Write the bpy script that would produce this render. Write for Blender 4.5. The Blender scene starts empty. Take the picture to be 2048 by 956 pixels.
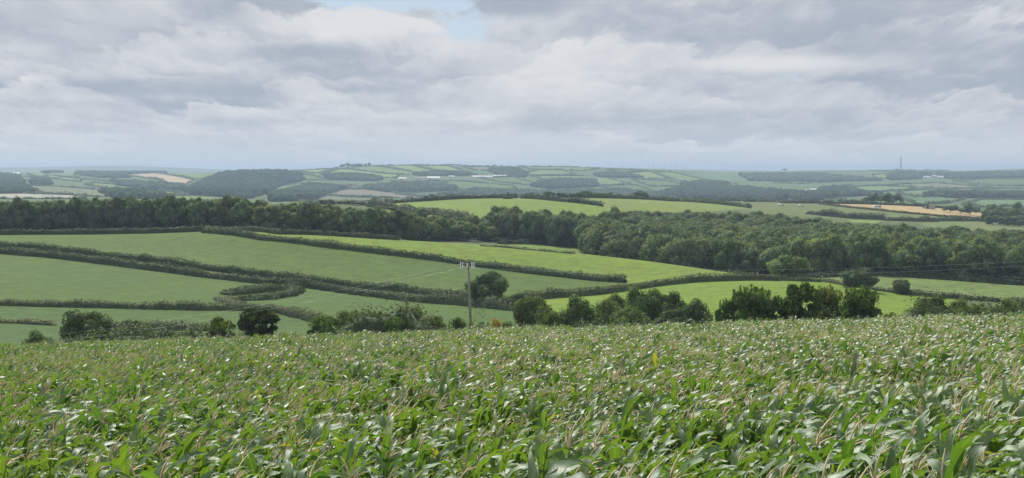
import bpy, math, random
import numpy as np
from mathutils import Vector, Matrix

# ------------------------------------------------------------------ camera, light, world
sc = bpy.context.scene
COL = sc.collection
rng = np.random.default_rng(7)
random.seed(7)

F_PX, CX, CY, HOR = 2800.0, 1024.0, 478.0, 340.0      # photo geometry (2048 px wide frame)
PITCH = math.atan((CY - HOR) / F_PX)
cam_d = bpy.data.cameras.new('camera')
cam = bpy.data.objects.new('camera', cam_d)
COL.objects.link(cam)
cam_d.sensor_width = 36.0
cam_d.lens = 36.0 * F_PX / 2048.0
cam_d.clip_start = 0.1
cam_d.clip_end = 60000.0
EYE = 4.0
cam.location = (0, 0, EYE)
cam.rotation_euler = (math.pi / 2 - PITCH, 0, 0)
sc.camera = cam

SUN_EL, SUN_AZ = math.radians(50), math.radians(-24)     # azimuth from +Y, clockwise
sun_dir = Vector((math.sin(SUN_AZ) * math.cos(SUN_EL), math.cos(SUN_AZ) * math.cos(SUN_EL), math.sin(SUN_EL)))
sd = bpy.data.lights.new('sun', 'SUN')
sd.energy = 4.4
sd.angle = math.radians(0.6)
sd.color = (1.0, 0.96, 0.88)
sun = bpy.data.objects.new('sun', sd)
COL.objects.link(sun)
sun.rotation_euler = sun_dir.to_track_quat('Z', 'Y').to_euler()

sc.view_settings.view_transform = 'Standard'
sc.view_settings.look = 'None'
sc.view_settings.exposure = 0.0
sc.view_settings.gamma = 1.0
sc.cycles.max_bounces = 6
sc.cycles.diffuse_bounces = 4
sc.cycles.glossy_bounces = 2
sc.cycles.transmission_bounces = 3
sc.cycles.volume_bounces = 0
sc.cycles.transparent_max_bounces = 6
sc.cycles.use_denoising = True
sc.cycles.sample_clamp_indirect = 4.0


class NT:
    """tiny node-tree writer"""
    def __init__(self, tree):
        self.t = tree
        self.n = tree.nodes
        self.l = tree.links

    def add(self, kind, **kw):
        n = self.n.new(kind)
        for k, v in kw.items():
            if k.startswith('_'):
                setattr(n, k[1:], v)
            else:
                key = int(k[1:]) if k[0] == 'i' and k[1:].isdigit() else k.replace('_', ' ')
                s = n.inputs[key]
                if isinstance(v, bpy.types.NodeSocket):
                    self.l.new(v, s)
                else:
                    s.default_value = v
        return n

    def math(self, op, a, b=None, c=None, clamp=False):
        kw = {'i0': a}
        if b is not None:
            kw['i1'] = b
        if c is not None:
            kw['i2'] = c
        return self.add('ShaderNodeMath', _operation=op, _use_clamp=clamp, **kw).outputs[0]

    def mix(self, fac, a, b, mode='MIX'):
        n = self.n.new('ShaderNodeMix')
        n.data_type = 'RGBA'
        n.blend_type = mode
        for idx, v in ((0, fac), (6, a), (7, b)):
            s = n.inputs[idx]
            if isinstance(v, bpy.types.NodeSocket):
                self.l.new(v, s)
            else:
                s.default_value = v if not isinstance(v, tuple) or len(v) == 4 else (*v, 1)
        return n.outputs[2]

    def ss(self, x, lo, hi, a=0.0, b=1.0):
        n = self.n.new('ShaderNodeMapRange')
        n.interpolation_type = 'SMOOTHSTEP'
        self.l.new(x, n.inputs[0])
        for i, v in enumerate((lo, hi, a, b)):
            n.inputs[i + 1].default_value = v
        return n.outputs[0]

    def noise(self, vec, scale, detail=4, rough=0.55, dist=0.0):
        n = self.add('ShaderNodeTexNoise', Vector=vec, Scale=scale, Detail=detail, Roughness=rough, Distortion=dist)
        return n.outputs['Fac']

    def vec(self, x, y, z):
        return self.add('ShaderNodeCombineXYZ', i0=x, i1=y, i2=z).outputs[0]


def build_world():
    w = bpy.data.worlds.new('World')
    sc.world = w
    w.use_nodes = True
    g = NT(w.node_tree)
    g.n.clear()
    sky = g.n.new('ShaderNodeTexSky')
    sky.sky_type = 'NISHITA'
    sky.sun_disc = False
    sky.sun_elevation = SUN_EL
    sky.sun_rotation = SUN_AZ
    bg_sky = g.add('ShaderNodeBackground', Color=sky.outputs[0], Strength=0.10)
    tc = g.n.new('ShaderNodeTexCoord')
    sep = g.add('ShaderNodeSeparateXYZ', i0=tc.outputs['Generated'])
    X, Y, Z = sep.outputs
    Zc = g.math('MAXIMUM', Z, 0.0)
    az = g.math('ARCTAN2', X, Y)                      # 0 = straight ahead
    # elevation coordinate that compresses towards the horizon like a cloud deck seen from below
    den = g.math('ADD', Zc, 0.06)
    le = g.math('LOGARITHM', den, 2.718)
    inv = g.math('DIVIDE', 1.0, den)
    px = g.math('MULTIPLY', az, g.math('POWER', inv, 0.5))
    v1 = g.vec(px, g.math('MULTIPLY', le, 0.80), 0.0)
    warp = g.add('ShaderNodeTexNoise', Vector=v1, Scale=5.0, Detail=4)
    wv = g.add('ShaderNodeVectorMath', _operation='SCALE', i0=g.add('ShaderNodeVectorMath', _operation='SUBTRACT', i0=warp.outputs['Color'], i1=(0.5, 0.5, 0.5)).outputs[0])
    wv.inputs['Scale'].default_value = 0.13
    v1w = g.add('ShaderNodeVectorMath', _operation='ADD', i0=v1, i1=wv.outputs[0]).outputs[0]
    def shifted(dx, dy, v=v1w):
        return g.add('ShaderNodeVectorMath', _operation='ADD', i0=v, i1=(dx, dy, 0)).outputs[0]
    big = g.noise(shifted(3.1, 0.4), 1.4, 3, 0.5)
    med = g.noise(shifted(0.6, 0.2), 3.2, 7, 0.54)
    med_up = g.noise(shifted(0.595, 0.25), 3.2, 4, 0.5)     # sampled towards the light: lit rims
    # rounded heaps: many small domes
    v3 = g.vec(px, g.math('MULTIPLY', le, 0.60), 5.0)
    wf = g.add('ShaderNodeTexNoise', Vector=v3, Scale=13.0, Detail=4, Roughness=0.6)
    wfv = g.add('ShaderNodeVectorMath', _operation='SCALE', i0=g.add('ShaderNodeVectorMath', _operation='SUBTRACT', i0=wf.outputs['Color'], i1=(0.5, 0.5, 0.5)).outputs[0])
    wfv.inputs['Scale'].default_value = 0.16
    v3 = g.add('ShaderNodeVectorMath', _operation='ADD', i0=v3, i1=wfv.outputs[0]).outputs[0]
    v3 = g.add('ShaderNodeVectorMath', _operation='ADD', i0=v3, i1=wv.outputs[0]).outputs[0]
    def puffs(scale, off):
        # heaped cloud: each cell bright at its crown and shaded at its base
        vv = g.add('ShaderNodeVectorMath', _operation='MULTIPLY', i0=shifted(off, off * 0.7, v3), i1=(1.0, 1.5, 1.0)).outputs[0]
        vo = g.n.new('ShaderNodeTexVoronoi')
        vo.voronoi_dimensions = '2D'
        vo.feature = 'SMOOTH_F1'
        g.l.new(vv, vo.inputs['Vector'])
        vo.inputs['Scale'].default_value = scale
        vo.inputs['Smoothness'].default_value = 0.35
        d = g.add('ShaderNodeVectorMath', _operation='SUBTRACT', i0=vv, i1=vo.outputs['Position']).outputs[0]
        return g.math('MULTIPLY', g.add('ShaderNodeSeparateXYZ', i0=d).outputs[1], scale)
    heap = g.math('ADD', g.math('MULTIPLY', puffs(3.6, 0.0), 0.9), g.math('MULTIPLY', puffs(8.5, 3.3), 0.5))
    fine = g.noise(shifted(1.7, 2.2, v3), 14.0, 4, 0.6)
    v2 = g.vec(g.math('MULTIPLY', az, 4.0), g.math('MULTIPLY', le, 5.0), 3.3)
    streak = g.noise(v2, 1.5, 4, 0.5)
    def blob(a0, e0, ra, re, s):
        a = g.math('DIVIDE', g.math('SUBTRACT', az, a0), ra)
        e = g.math('DIVIDE', g.math('SUBTRACT', Z, e0), re)
        d = g.math('ADD', g.math('MULTIPLY', a, a), g.math('MULTIPLY', e, e))
        return g.math('MULTIPLY', g.math('EXPONENT', g.math('MULTIPLY', d, -1.0)), s)
    def az_of(px_): return (px_ - 1024) / 2800.0
    def el_of(py_): return (340 - py_) / 2800.0
    # cover: nearly closed, with a few blue gaps high ahead
    cover = g.math('ADD', g.math('MULTIPLY', med, 1.1), g.math('MULTIPLY', heap, 0.05))
    for (x_, y_, rx, ry, s_) in ((700, 0, 120, 26, -0.42), (935, 62, 62, 34, -0.42), (880, 5, 90, 24, -0.30), (1040, 40, 45, 14, -0.18), (400, 20, 40, 10, -0.10)):
        cover = g.math('ADD', cover, blob(az_of(x_), el_of(y_), rx / 2800, ry / 2800, s_))
    cover = g.math('ADD', cover, g.math('MULTIPLY', g.math('SUBTRACT', fine, 0.5), 0.55))
    cov = g.ss(cover, 0.20, 0.38)
    # grey of the undersides
    th = g.math('ADD', g.math('MULTIPLY', med, 0.50), g.math('MULTIPLY', big, 0.30))
    th = g.math('ADD', th, g.math('MULTIPLY', g.math('SUBTRACT', streak, 0.5), 0.30))
    th = g.math('ADD', th, g.math('MULTIPLY', g.math('SUBTRACT', med_up, med), 0.6))
    th = g.math('ADD', th, g.math('MULTIPLY', heap, g.ss(big, 0.35, 0.6, -0.10, -0.30)))
    th = g.math('ADD', th, g.math('MULTIPLY', g.math('SUBTRACT', fine, 0.5), 0.20))
    for (x_, y_, rx, ry, s_) in ((1030, 14, 115, 20, 0.45), (1850, 105, 420, 60, 0.26), (1700, 170, 300, 18, 0.10), (1560, 132, 150, 16, -0.30), (1620, 45, 90, 12, -0.10),
                                 (620, 105, 85, 14, 0.26), (770, 180, 90, 11, 0.24), (500, 190, 70, 11, 0.18), (170, 185, 160, 16, 0.20), (200, 45, 140, 30, 0.12), (430, 115, 110, 14, 0.12), (250, 215, 260, 10, 0.12), (560, 245, 200, 10, 0.14),
                                 (700, 60, 200, 30, -0.20), (1080, 120, 160, 60, -0.16), (60, 160, 60, 25, -0.18), (400, 200, 60, 9, -0.20), (900, 230, 160, 14, -0.18), (230, 275, 90, 7, -0.16), (1200, 60, 140, 60, -0.06),
                                 (1450, 235, 400, 16, 0.08), (1350, 240, 300, 8, 0.06)):
        th = g.math('ADD', th, blob(az_of(x_), el_of(y_), rx / 2800, ry / 2800, s_))
    gray = g.ss(th, 0.10, 0.70)
    ccol = g.mix(gray, (0.75, 0.755, 0.775), (0.400, 0.450, 0.530))
    ccol = g.mix(g.ss(Z, -0.01, 0.045, 0.8, 0.0), ccol, (0.73, 0.75, 0.78, 1))
    bg_cl = g.add('ShaderNodeBackground', Color=ccol, Strength=1.0)
    covh = g.math('MAXIMUM', cov, g.ss(Z, 0.03, 0.06, 1.0, 0.0))
    veil = g.n.new('ShaderNodeMixShader')
    veil.inputs[0].default_value = 0.55
    bg_v = g.add('ShaderNodeBackground', Color=(0.50, 0.61, 0.78, 1), Strength=1.0)
    g.l.new(bg_sky.outputs[0], veil.inputs[1])
    g.l.new(bg_v.outputs[0], veil.inputs[2])
    mixs = g.n.new('ShaderNodeMixShader')
    g.l.new(covh, mixs.inputs[0])
    g.l.new(veil.outputs[0], mixs.inputs[1])
    g.l.new(bg_cl.outputs[0], mixs.inputs[2])
    out = g.n.new('ShaderNodeOutputWorld')
    g.l.new(mixs.outputs[0], out.inputs[0])


build_world()

# ------------------------------------------------------------------ materials
def new_mat(name):
    m = bpy.data.materials.new(name)
    m.use_nodes = True
    g = NT(m.node_tree)
    g.n.clear()
    return m, g


def finish(m, g, shader):
    o = g.n.new('ShaderNodeOutputMaterial')
    g.l.new(shader, o.inputs[0])
    return m


def simple_mat(name, col, rough=0.6, metal=0.0, var=0.12, scale=3.0, spec=0.4):
    m, g = new_mat(name)
    tc = g.n.new('ShaderNodeTexCoord')
    n = g.noise(tc.outputs['Object'], scale, 5)
    k = g.ss(n, 0.3, 0.7)
    c = g.mix(k, tuple(v * (1 - var) for v in col), tuple(min(1, v * (1 + var)) for v in col))
    p = g.add('ShaderNodeBsdfPrincipled', Base_Color=c, Roughness=rough, Metallic=metal)
    p.inputs['Specular IOR Level'].default_value = spec
    return finish(m, g, p.outputs[0])


def leaf_mat(name, translu=0.3, scale=0.25, spread=0.5, use_obj_color=True, base=(0.05, 0.09, 0.03), rough=0.6):
    """foliage: the colour comes from the object, each leaf clump varies"""
    m, g = new_mat(name)
    oi = g.n.new('ShaderNodeObjectInfo')
    geo = g.n.new('ShaderNodeNewGeometry')
    tc = g.n.new('ShaderNodeTexCoord')
    if use_obj_color:
        base_s = oi.outputs['Color']
    else:
        base_s = (*base, 1)
    r = geo.outputs['Random Per Island']
    n = g.noise(geo.outputs['Position'], scale, 3)
    k = g.math('ADD', g.math('MULTIPLY', r, 0.6), g.math('MULTIPLY', n, 0.8))
    b = g.ss(k, 0.35, 1.05, 1 - spread, 1 + spread)
    ro = g.math('MULTIPLY_ADD', oi.outputs['Random'], 0.3, 0.85)
    b = g.math('MULTIPLY', b, ro)
    bc = g.vec(b, b, b)
    c = g.mix(1.0, base_s, bc, 'MULTIPLY')
    # yellower where lighter
    c = g.mix(g.ss(k, 0.7, 1.15, 0.0, 0.35), c, g.mix(1.0, c, (1.22, 1.15, 0.75, 1), 'MULTIPLY'))
    p = g.add('ShaderNodeBsdfPrincipled', Base_Color=c, Roughness=rough)
    p.inputs['Specular IOR Level'].default_value = 0.10 if translu else 0.0
    tr = g.add('ShaderNodeBsdfTranslucent', Color=g.mix(1.0, c, (1.5, 1.5, 0.6, 1), 'MULTIPLY'))
    ms = g.n.new('ShaderNodeMixShader')
    ms.inputs[0].default_value = translu
    g.l.new(p.outputs[0], ms.inputs[1])
    g.l.new(tr.outputs[0], ms.inputs[2])
    return finish(m, g, ms.outputs[0])


def field_mat(name, col, var=0.2, fine=0.9, streak=(0.25, 0.05), streak_amt=0.12, tint=(1.35, 1.15, 0.6), bump=0.35, far=False):
    m, g = new_mat(name)
    tc = g.n.new('ShaderNodeTexCoord')
    P = tc.outputs['Object']
    n1 = g.noise(P, 0.02, 5, 0.6)
    n2 = g.noise(P, fine, 6, 0.7)
    n4 = g.noise(P, 0.22, 6, 0.65)
    sc_ = g.add('ShaderNodeVectorMath', _operation='MULTIPLY', i0=P, i1=(streak[0], streak[1] * 10, 0.0)).outputs[0]
    n3 = g.noise(sc_, 0.9, 4, 0.6)
    k = g.math('ADD', g.math('MULTIPLY', n2, 0.55), g.math('MULTIPLY', n3, streak_amt * 3))
    k = g.math('ADD', k, g.math('MULTIPLY', n4, 0.55))
    k = g.ss(k, 0.50, 0.92, 1 - var * 1.5, 1 + var * 1.5)
    c = g.mix(1.0, (*col, 1), g.vec(k, k, k), 'MULTIPLY')
    c = g.mix(g.ss(n1, 0.38, 0.66, 0.0, 0.55), c, g.mix(1.0, c, (*tint, 1), 'MULTIPLY'))
    bp = g.add('ShaderNodeBump', Height=g.math('ADD', n2, n4), Distance=bump)
    bp.inputs['Strength'].default_value = 0.8
    p = g.add('ShaderNodeBsdfPrincipled', Base_Color=c, Roughness=0.85, Normal=bp.outputs[0])
    p.inputs['Specular IOR Level'].default_value = 0.2
    return finish(m, g, p.outputs[0])


def vcol_field_mat(name):
    m, g = new_mat(name)
    a = g.add('ShaderNodeVertexColor')
    a.layer_name = 'field_colour'
    tc = g.n.new('ShaderNodeTexCoord')
    P = tc.outputs['Object']
    n1 = g.noise(P, 0.006, 6, 0.65)
    n2 = g.noise(P, 0.05, 6, 0.7)
    k = g.math('ADD', g.math('MULTIPLY', n1, 0.6), g.math('MULTIPLY', n2, 0.5))
    k = g.ss(k, 0.35, 0.8, 0.75, 1.25)
    c = g.mix(1.0, a.outputs['Color'], g.vec(k, k, k), 'MULTIPLY')
    p = g.add('ShaderNodeBsdfPrincipled', Base_Color=c, Roughness=0.9)
    p.inputs['Specular IOR Level'].default_value = 0.15
    return finish(m, g, p.outputs[0])


def maize_leaf_mat():
    m, g = new_mat('maize_leaf')
    oi = g.n.new('ShaderNodeObjectInfo')
    geo = g.n.new('ShaderNodeNewGeometry')
    uv = g.n.new('ShaderNodeTexCoord')
    sep = g.add('ShaderNodeSeparateXYZ', i0=uv.outputs['UV'])
    U, V = sep.outputs[0], sep.outputs[1]
    r = g.math('FRACT', g.math('ADD', geo.outputs['Random Per Island'], oi.outputs['Random']))
    n = g.noise(geo.outputs['Position'], 0.18, 3)
    c = g.mix(r, (0.034, 0.106, 0.028), (0.105, 0.225, 0.038))
    c = g.mix(g.ss(n, 0.35, 0.65, 0.0, 0.55), c, (0.14, 0.23, 0.045, 1))
    # a few yellowing leaves and browned tips
    yel = g.math('GREATER_THAN', r, 0.985)
    c = g.mix(g.math('MULTIPLY', yel, 0.7), c, (0.30, 0.33, 0.05, 1))
    c = g.mix(g.ss(V, 0.93, 1.0, 0.0, 0.7), c, (0.25, 0.17, 0.08, 1))
    # pale midrib and fine veins along the blade
    rib = g.ss(g.math('ABSOLUTE', g.math('SUBTRACT', U, 0.5)), 0.012, 0.05, 0.5, 0.0)
    c = g.mix(rib, c, (0.30, 0.40, 0.18, 1))
    vein = g.add('ShaderNodeTexWave', Vector=g.vec(g.math('MULTIPLY', U, 9.0), 0.0, 0.0), Scale=1.0)
    bp = g.add('ShaderNodeBump', Height=vein.outputs['Fac'], Distance=0.002)
    bp.inputs['Strength'].default_value = 0.35
    p = g.add('ShaderNodeBsdfPrincipled', Base_Color=c, Roughness=0.42, Normal=bp.outputs[0])
    p.inputs['Specular IOR Level'].default_value = 1.0
    p.inputs['Coat Weight'].default_value = 0.5
    p.inputs['Coat Roughness'].default_value = 0.5
    tr = g.add('ShaderNodeBsdfTranslucent', Color=g.mix(1.0, c, (2.1, 1.9, 0.6, 1), 'MULTIPLY'))
    ms = g.n.new('ShaderNodeMixShader')
    ms.inputs[0].default_value = 0.36
    g.l.new(p.outputs[0], ms.inputs[1])
    g.l.new(tr.outputs[0], ms.inputs[2])
    return finish(m, g, ms.outputs[0])


M_LEAF = leaf_mat('tree_leaves', translu=0.46, spread=0.45)
M_HEDGE = leaf_mat('hedge_leaves', translu=0.3, scale=0.35, spread=0.38)
M_FARWOOD = leaf_mat('far_wood_leaves', translu=0.0, scale=0.02, spread=0.4)
M_BARK = simple_mat('bark', (0.13, 0.11, 0.085), 0.9)
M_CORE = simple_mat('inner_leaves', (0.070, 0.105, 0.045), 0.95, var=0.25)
M_MAIZE = maize_leaf_mat()
M_STALK = simple_mat('maize_stalk', (0.14, 0.22, 0.05), 0.5)
M_TASSEL = simple_mat('maize_tassel', (0.62, 0.51, 0.31), 0.8, var=0.3, scale=6)
M_SOIL = simple_mat('soil', (0.07, 0.05, 0.032), 0.95, scale=1.5)
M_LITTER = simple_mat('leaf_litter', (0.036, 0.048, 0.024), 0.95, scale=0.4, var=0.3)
M_POLE = simple_mat('pole_wood', (0.24, 0.24, 0.17), 0.85, scale=2)
M_STEEL = simple_mat('galvanised_steel', (0.45, 0.46, 0.47), 0.45, metal=0.6)
M_GLASS = simple_mat('white_porcelain', (0.92, 0.91, 0.93), 0.35, spec=0.9, var=0.03)
M_WIRE = simple_mat('wire_metal', (0.55, 0.56, 0.58), 0.4, metal=0.5)
M_WHITE = simple_mat('white_paint', (0.82, 0.82, 0.80), 0.35, var=0.04)
M_WALL = simple_mat('rendered_wall', (0.62, 0.60, 0.56), 0.8)
M_ROOFW = simple_mat('pale_sheet_roof', (0.60, 0.62, 0.64), 0.5, var=0.04)
M_ROOFS = simple_mat('slate_roof', (0.16, 0.165, 0.18), 0.7)
M_WINDOW = simple_mat('window_glass', (0.04, 0.05, 0.06), 0.1, var=0.05)
M_TYRE = simple_mat('rubber', (0.03, 0.03, 0.03), 0.8)

# ------------------------------------------------------------------ helpers
def tag(o, label=None, cat=None, group=None, kind=None):
    if label:
        o['label'] = label
    if cat:
        o['category'] = cat
    if group:
        o['group'] = group
    if kind:
        o['kind'] = kind
    return o


def link(name, me, parent=None, mat=None):
    if mat is not None and not me.materials:
        me.materials.append(mat)
    o = bpy.data.objects.new(name, me)
    COL.objects.link(o)
    if parent is not None:
        o.parent = parent
    return o


def empty(name, loc, rz=0.0, scale=None):
    o = bpy.data.objects.new(name, None)
    o.empty_display_size = 0.5
    COL.objects.link(o)
    o.location = loc
    o.rotation_euler = (0, 0, rz)
    if scale is not None:
        o.scale = scale
    return o


def mesh_np(name, verts, faces, uvs=None, smooth=False):
    """verts (n,3), faces (m,k) all of one size"""
    me = bpy.data.meshes.new(name)
    verts = np.asarray(verts, dtype=np.float32)
    faces = np.asarray(faces, dtype=np.int32)
    m, k = faces.shape
    me.vertices.add(len(verts))
    me.vertices.foreach_set('co', verts.ravel())
    me.loops.add(m * k)
    me.loops.foreach_set('vertex_index', faces.ravel())
    me.polygons.add(m)
    me.polygons.foreach_set('loop_start', np.arange(0, m * k, k, dtype=np.int32))
    me.polygons.foreach_set('loop_total', np.full(m, k, dtype=np.int32))
    if smooth:
        me.polygons.foreach_set('use_smooth', np.ones(m, dtype=bool))
    if uvs is not None:
        ul = me.uv_layers.new(name='UVMap')
        ul.data.foreach_set('uv', np.asarray(uvs, dtype=np.float32)[faces.ravel()].ravel())
    me.update(calc_edges=True)
    return me


class Parts:
    """collects polygons of mixed size"""
    def __init__(self):
        self.v, self.f = [], []

    def add(self, vs, fs):
        b = len(self.v)
        self.v += [tuple(p) for p in vs]
        self.f += [tuple(b + i for i in f) for f in fs]

    def box(self, c, s, rz=0.0):
        cx, cy, cz = c
        hx, hy, hz = s[0] / 2, s[1] / 2, s[2] / 2
        co, si = math.cos(rz), math.sin(rz)
        vs = []
        for z in (-hz, hz):
            for x, y in ((-hx, -hy), (hx, -hy), (hx, hy), (-hx, hy)):
                vs.append((cx + x * co - y * si, cy + x * si + y * co, cz + z))
        self.add(vs, [(3, 2, 1, 0), (4, 5, 6, 7), (0, 1, 5, 4), (1, 2, 6, 5), (2, 3, 7, 6), (3, 0, 4, 7)])

    def tube(self, pts, rads, n=6, caps=True):
        pts = [Vector(p) for p in pts]
        if not hasattr(rads, '__len__'):
            rads = [rads] * len(pts)
        vs, fs = [], []
        for i, p in enumerate(pts):
            d = (pts[min(i + 1, len(pts) - 1)] - pts[max(i - 1, 0)]).normalized()
            a = d.cross(Vector((0, 0, 1)))
            if a.length < 1e-3:
                a = Vector((1, 0, 0))
            a.normalize()
            b = d.cross(a)
            for k in range(n):
                t = 2 * math.pi * k / n
                vs.append(p + (a * math.cos(t) + b * math.sin(t)) * rads[i])
        for i in range(len(pts) - 1):
            for k in range(n):
                k2 = (k + 1) % n
                fs.append((i * n + k, i * n + k2, (i + 1) * n + k2, (i + 1) * n + k))
        if caps:
            fs.append(tuple(range(n - 1, -1, -1)))
            fs.append(tuple((len(pts) - 1) * n + k for k in range(n)))
        self.add(vs, fs)

    def mesh(self, name, smooth=False):
        me = bpy.data.meshes.new(name)
        me.from_pydata([tuple(p) for p in self.v], [], self.f)
        if smooth:
            me.polygons.foreach_set('use_smooth', np.ones(len(me.polygons), dtype=bool))
        me.update()
        return me


# ------------------------------------------------------------------ terrain
def slope_of(px, py):
    """image position -> (x/y, z/y)"""
    px = np.asarray(px, float)
    py = np.asarray(py, float)
    c, s = math.cos(PITCH), math.sin(PITCH)
    up = CY - py
    y = F_PX * c + up * s
    z = -F_PX * s + up * c
    return (px - CX) / y, z / y


def project(x, y, z):
    """world -> image position"""
    c, s = math.cos(PITCH), math.sin(PITCH)
    zz = z - EYE
    fwd = y * c - zz * s
    up = y * s + zz * c
    return CX + F_PX * x / fwd, CY - F_PX * up / fwd


def corn_z(x, y):
    return -0.0 - 0.1015 * y + 0.032 * x


COLS = [-2600, -700, 0, 256, 512, 768, 1024, 1280, 1536, 1792, 2048, 2750, 4600]
def ext(a):
    return [a[0], a[0]] + list(a) + [a[-1], a[-1]]
FEAT = [   # (D, py) at px 0,256,...,2048
    ([170]*9, [730, 728, 726, 722, 716, 712, 708, 705, 702]),
    ([240]*9, [688, 684, 680, 672, 664, 657, 652, 650, 648]),
    ([320]*9, [622, 624, 628, 626, 618, 610, 608, 612, 620]),
    ([385, 390, 395, 390, 385, 375, 360, 365, 372], [556, 560, 572, 588, 588, 580, 570, 592, 606]),
    ([450, 455, 450, 440, 430, 415, 385, 400, 398], [508, 510, 515, 530, 545, 556, 562, 574, 590]),
    ([520, 520, 490, 480, 470, 450, 405, 432, 424], [470, 466, 465, 481, 497, 523, 556, 558, 576]),
    ([560, 560, 540, 530, 520, 500, 470, 490, 490], [469, 467, 466, 486, 505, 546, 566, 554, 572]),
    ([620, 620, 610, 600, 590, 590, 590, 590, 600], [466, 464, 462, 474, 489, 512, 522, 520, 530]),
    ([720]*9, [458, 452, 450, 447, 445, 468, 482, 488, 496]),
    ([880]*9, [440, 436, 424, 406, 399, 403, 430, 447, 461]),
    ([1100]*9, [430, 425, 414, 405, 404, 399, 410, 426, 448]),
    ([1280]*9, [424, 419, 410, 408, 408, 401, 403, 411, 440]),
    ([1700]*9, [402, 400, 400, 402, 406, 406, 406, 412, 420]),
    ([2400]*9, [386, 388, 395, 399, 400, 400, 400, 398, 404]),
    ([3000]*9, [371, 377, 382, 386, 389, 391, 388, 385, 388]),
    ([3800]*9, [357, 360, 348, 354, 358, 366, 368, 366, 368]),
    ([4600]*9, [346, 349, 345, 331, 332, 338, 350, 352, 353]),
    ([5400]*9, [346, 347, 347, 345, 345, 345, 342, 341, 344]),
    ([8000]*9, [345, 343, 345, 348, 348, 347, 347, 347, 337]),
    ([11000]*9, [335, 332, 341, 342, 338, 337, 341, 344, 345]),
    ([15000]*9, [343]*9),
    ([30000]*9, [352]*9),
]


def cubic(xk, yk, x):
    """monotone cubic (Fritsch-Carlson) in 1-D; yk may be (k,) ; vectorised on x"""
    xk = np.asarray(xk, float); yk = np.asarray(yk, float)
    h = np.diff(xk); d = np.diff(yk) / h
    m = np.zeros_like(yk)
    m[1:-1] = np.where(d[:-1] * d[1:] > 0, 2 * d[:-1] * d[1:] / np.where(np.abs(d[:-1] + d[1:]) < 1e-12, 1, d[:-1] + d[1:]), 0)
    m[0], m[-1] = d[0], d[-1]
    i = np.clip(np.searchsorted(xk, x) - 1, 0, len(h) - 1)
    t = np.clip((x - xk[i]) / h[i], 0, 1)
    h0 = (1 + 2 * t) * (1 - t) ** 2; h1 = t * (1 - t) ** 2; h2 = t * t * (3 - 2 * t); h3 = t * t * (t - 1)
    return h0 * yk[i] + h1 * h[i] * m[i] + h2 * yk[i + 1] + h3 * h[i] * m[i + 1]


def catmull(xk, yk, x):
    xk = np.asarray(xk, float); yk = np.asarray(yk, float)
    m = np.gradient(yk, xk)
    h = np.diff(xk)
    i = np.clip(np.searchsorted(xk, x) - 1, 0, len(h) - 1)
    t = np.clip((x - xk[i]) / h[i], 0, 1)
    h0 = (1 + 2 * t) * (1 - t) ** 2; h1 = t * (1 - t) ** 2; h2 = t * t * (3 - 2 * t); h3 = t * t * (t - 1)
    return h0 * yk[i] + h1 * h[i] * m[i] + h2 * yk[i + 1] + h3 * h[i] * m[i + 1]


UG = np.concatenate([np.linspace(-1.25, -0.45, 60)[:-1], np.linspace(-0.45, 0.45, 640), np.linspace(0.45, 1.25, 60)[1:]])
DG = np.unique(np.concatenate([
    np.linspace(60, 200, 30), np.linspace(200, 640, 330), np.linspace(640, 1350, 200),
    np.geomspace(1350, 5600, 330), np.geomspace(5600, 30000, 60)]))


def vnoise(x, y, seed):
    """smooth value noise"""
    r = np.random.default_rng(seed).random((256, 256))
    xi = np.floor(x).astype(int); yi = np.floor(y).astype(int)
    fx = x - xi; fy = y - yi
    fx = fx * fx * (3 - 2 * fx); fy = fy * fy * (3 - 2 * fy)
    a = r[xi % 256, yi % 256]; b = r[(xi + 1) % 256, yi % 256]
    c = r[xi % 256, (yi + 1) % 256]; d = r[(xi + 1) % 256, (yi + 1) % 256]
    return (a * (1 - fx) + b * fx) * (1 - fy) + (c * (1 - fx) + d * fx) * fy - 0.5


def build_height():
    pxs = UG * F_PX + CX
    Z = np.zeros((len(UG), len(DG)))
    fD = np.array([catmull(COLS, ext(f[0]), pxs) for f in FEAT])
    fP = np.array([catmull(COLS, ext(f[1]), pxs) for f in FEAT])
    _, sl = slope_of(pxs[None, :], fP)
    fZ = EYE + sl * fD
    for i, u in enumerate(UG):
        dk = np.concatenate([[0, 40, 80, 112, 128], fD[:, i]])
        zc = [corn_z(u * d, d) - (0.0 if d < 120 else 0.25) for d in (0, 40, 80, 112, 128)]
        zk = np.concatenate([zc, fZ[:, i]])
        Z[i] = cubic(dk, zk, DG)
    X = UG[:, None] * DG[None, :]
    Y = np.repeat(DG[None, :], len(UG), 0)
    amp = np.clip((DG - 200) / 1500, 0, 1)[None, :]
    Z += vnoise(X / 70, Y / 70, 3) * 0.5 * np.clip((DG - 180) / 200, 0, 1)[None, :]
    Z += amp * (vnoise(X / 420, Y / 420, 5) * 7.0 + vnoise(X / 160, Y / 160, 9) * 2.0) * np.clip((9000 - DG) / 5000, 0.2, 1)[None, :]
    return X, Y, Z


TX, TY, TZ = build_height()
TPX, TPY = project(TX, TY, TZ)


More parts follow.
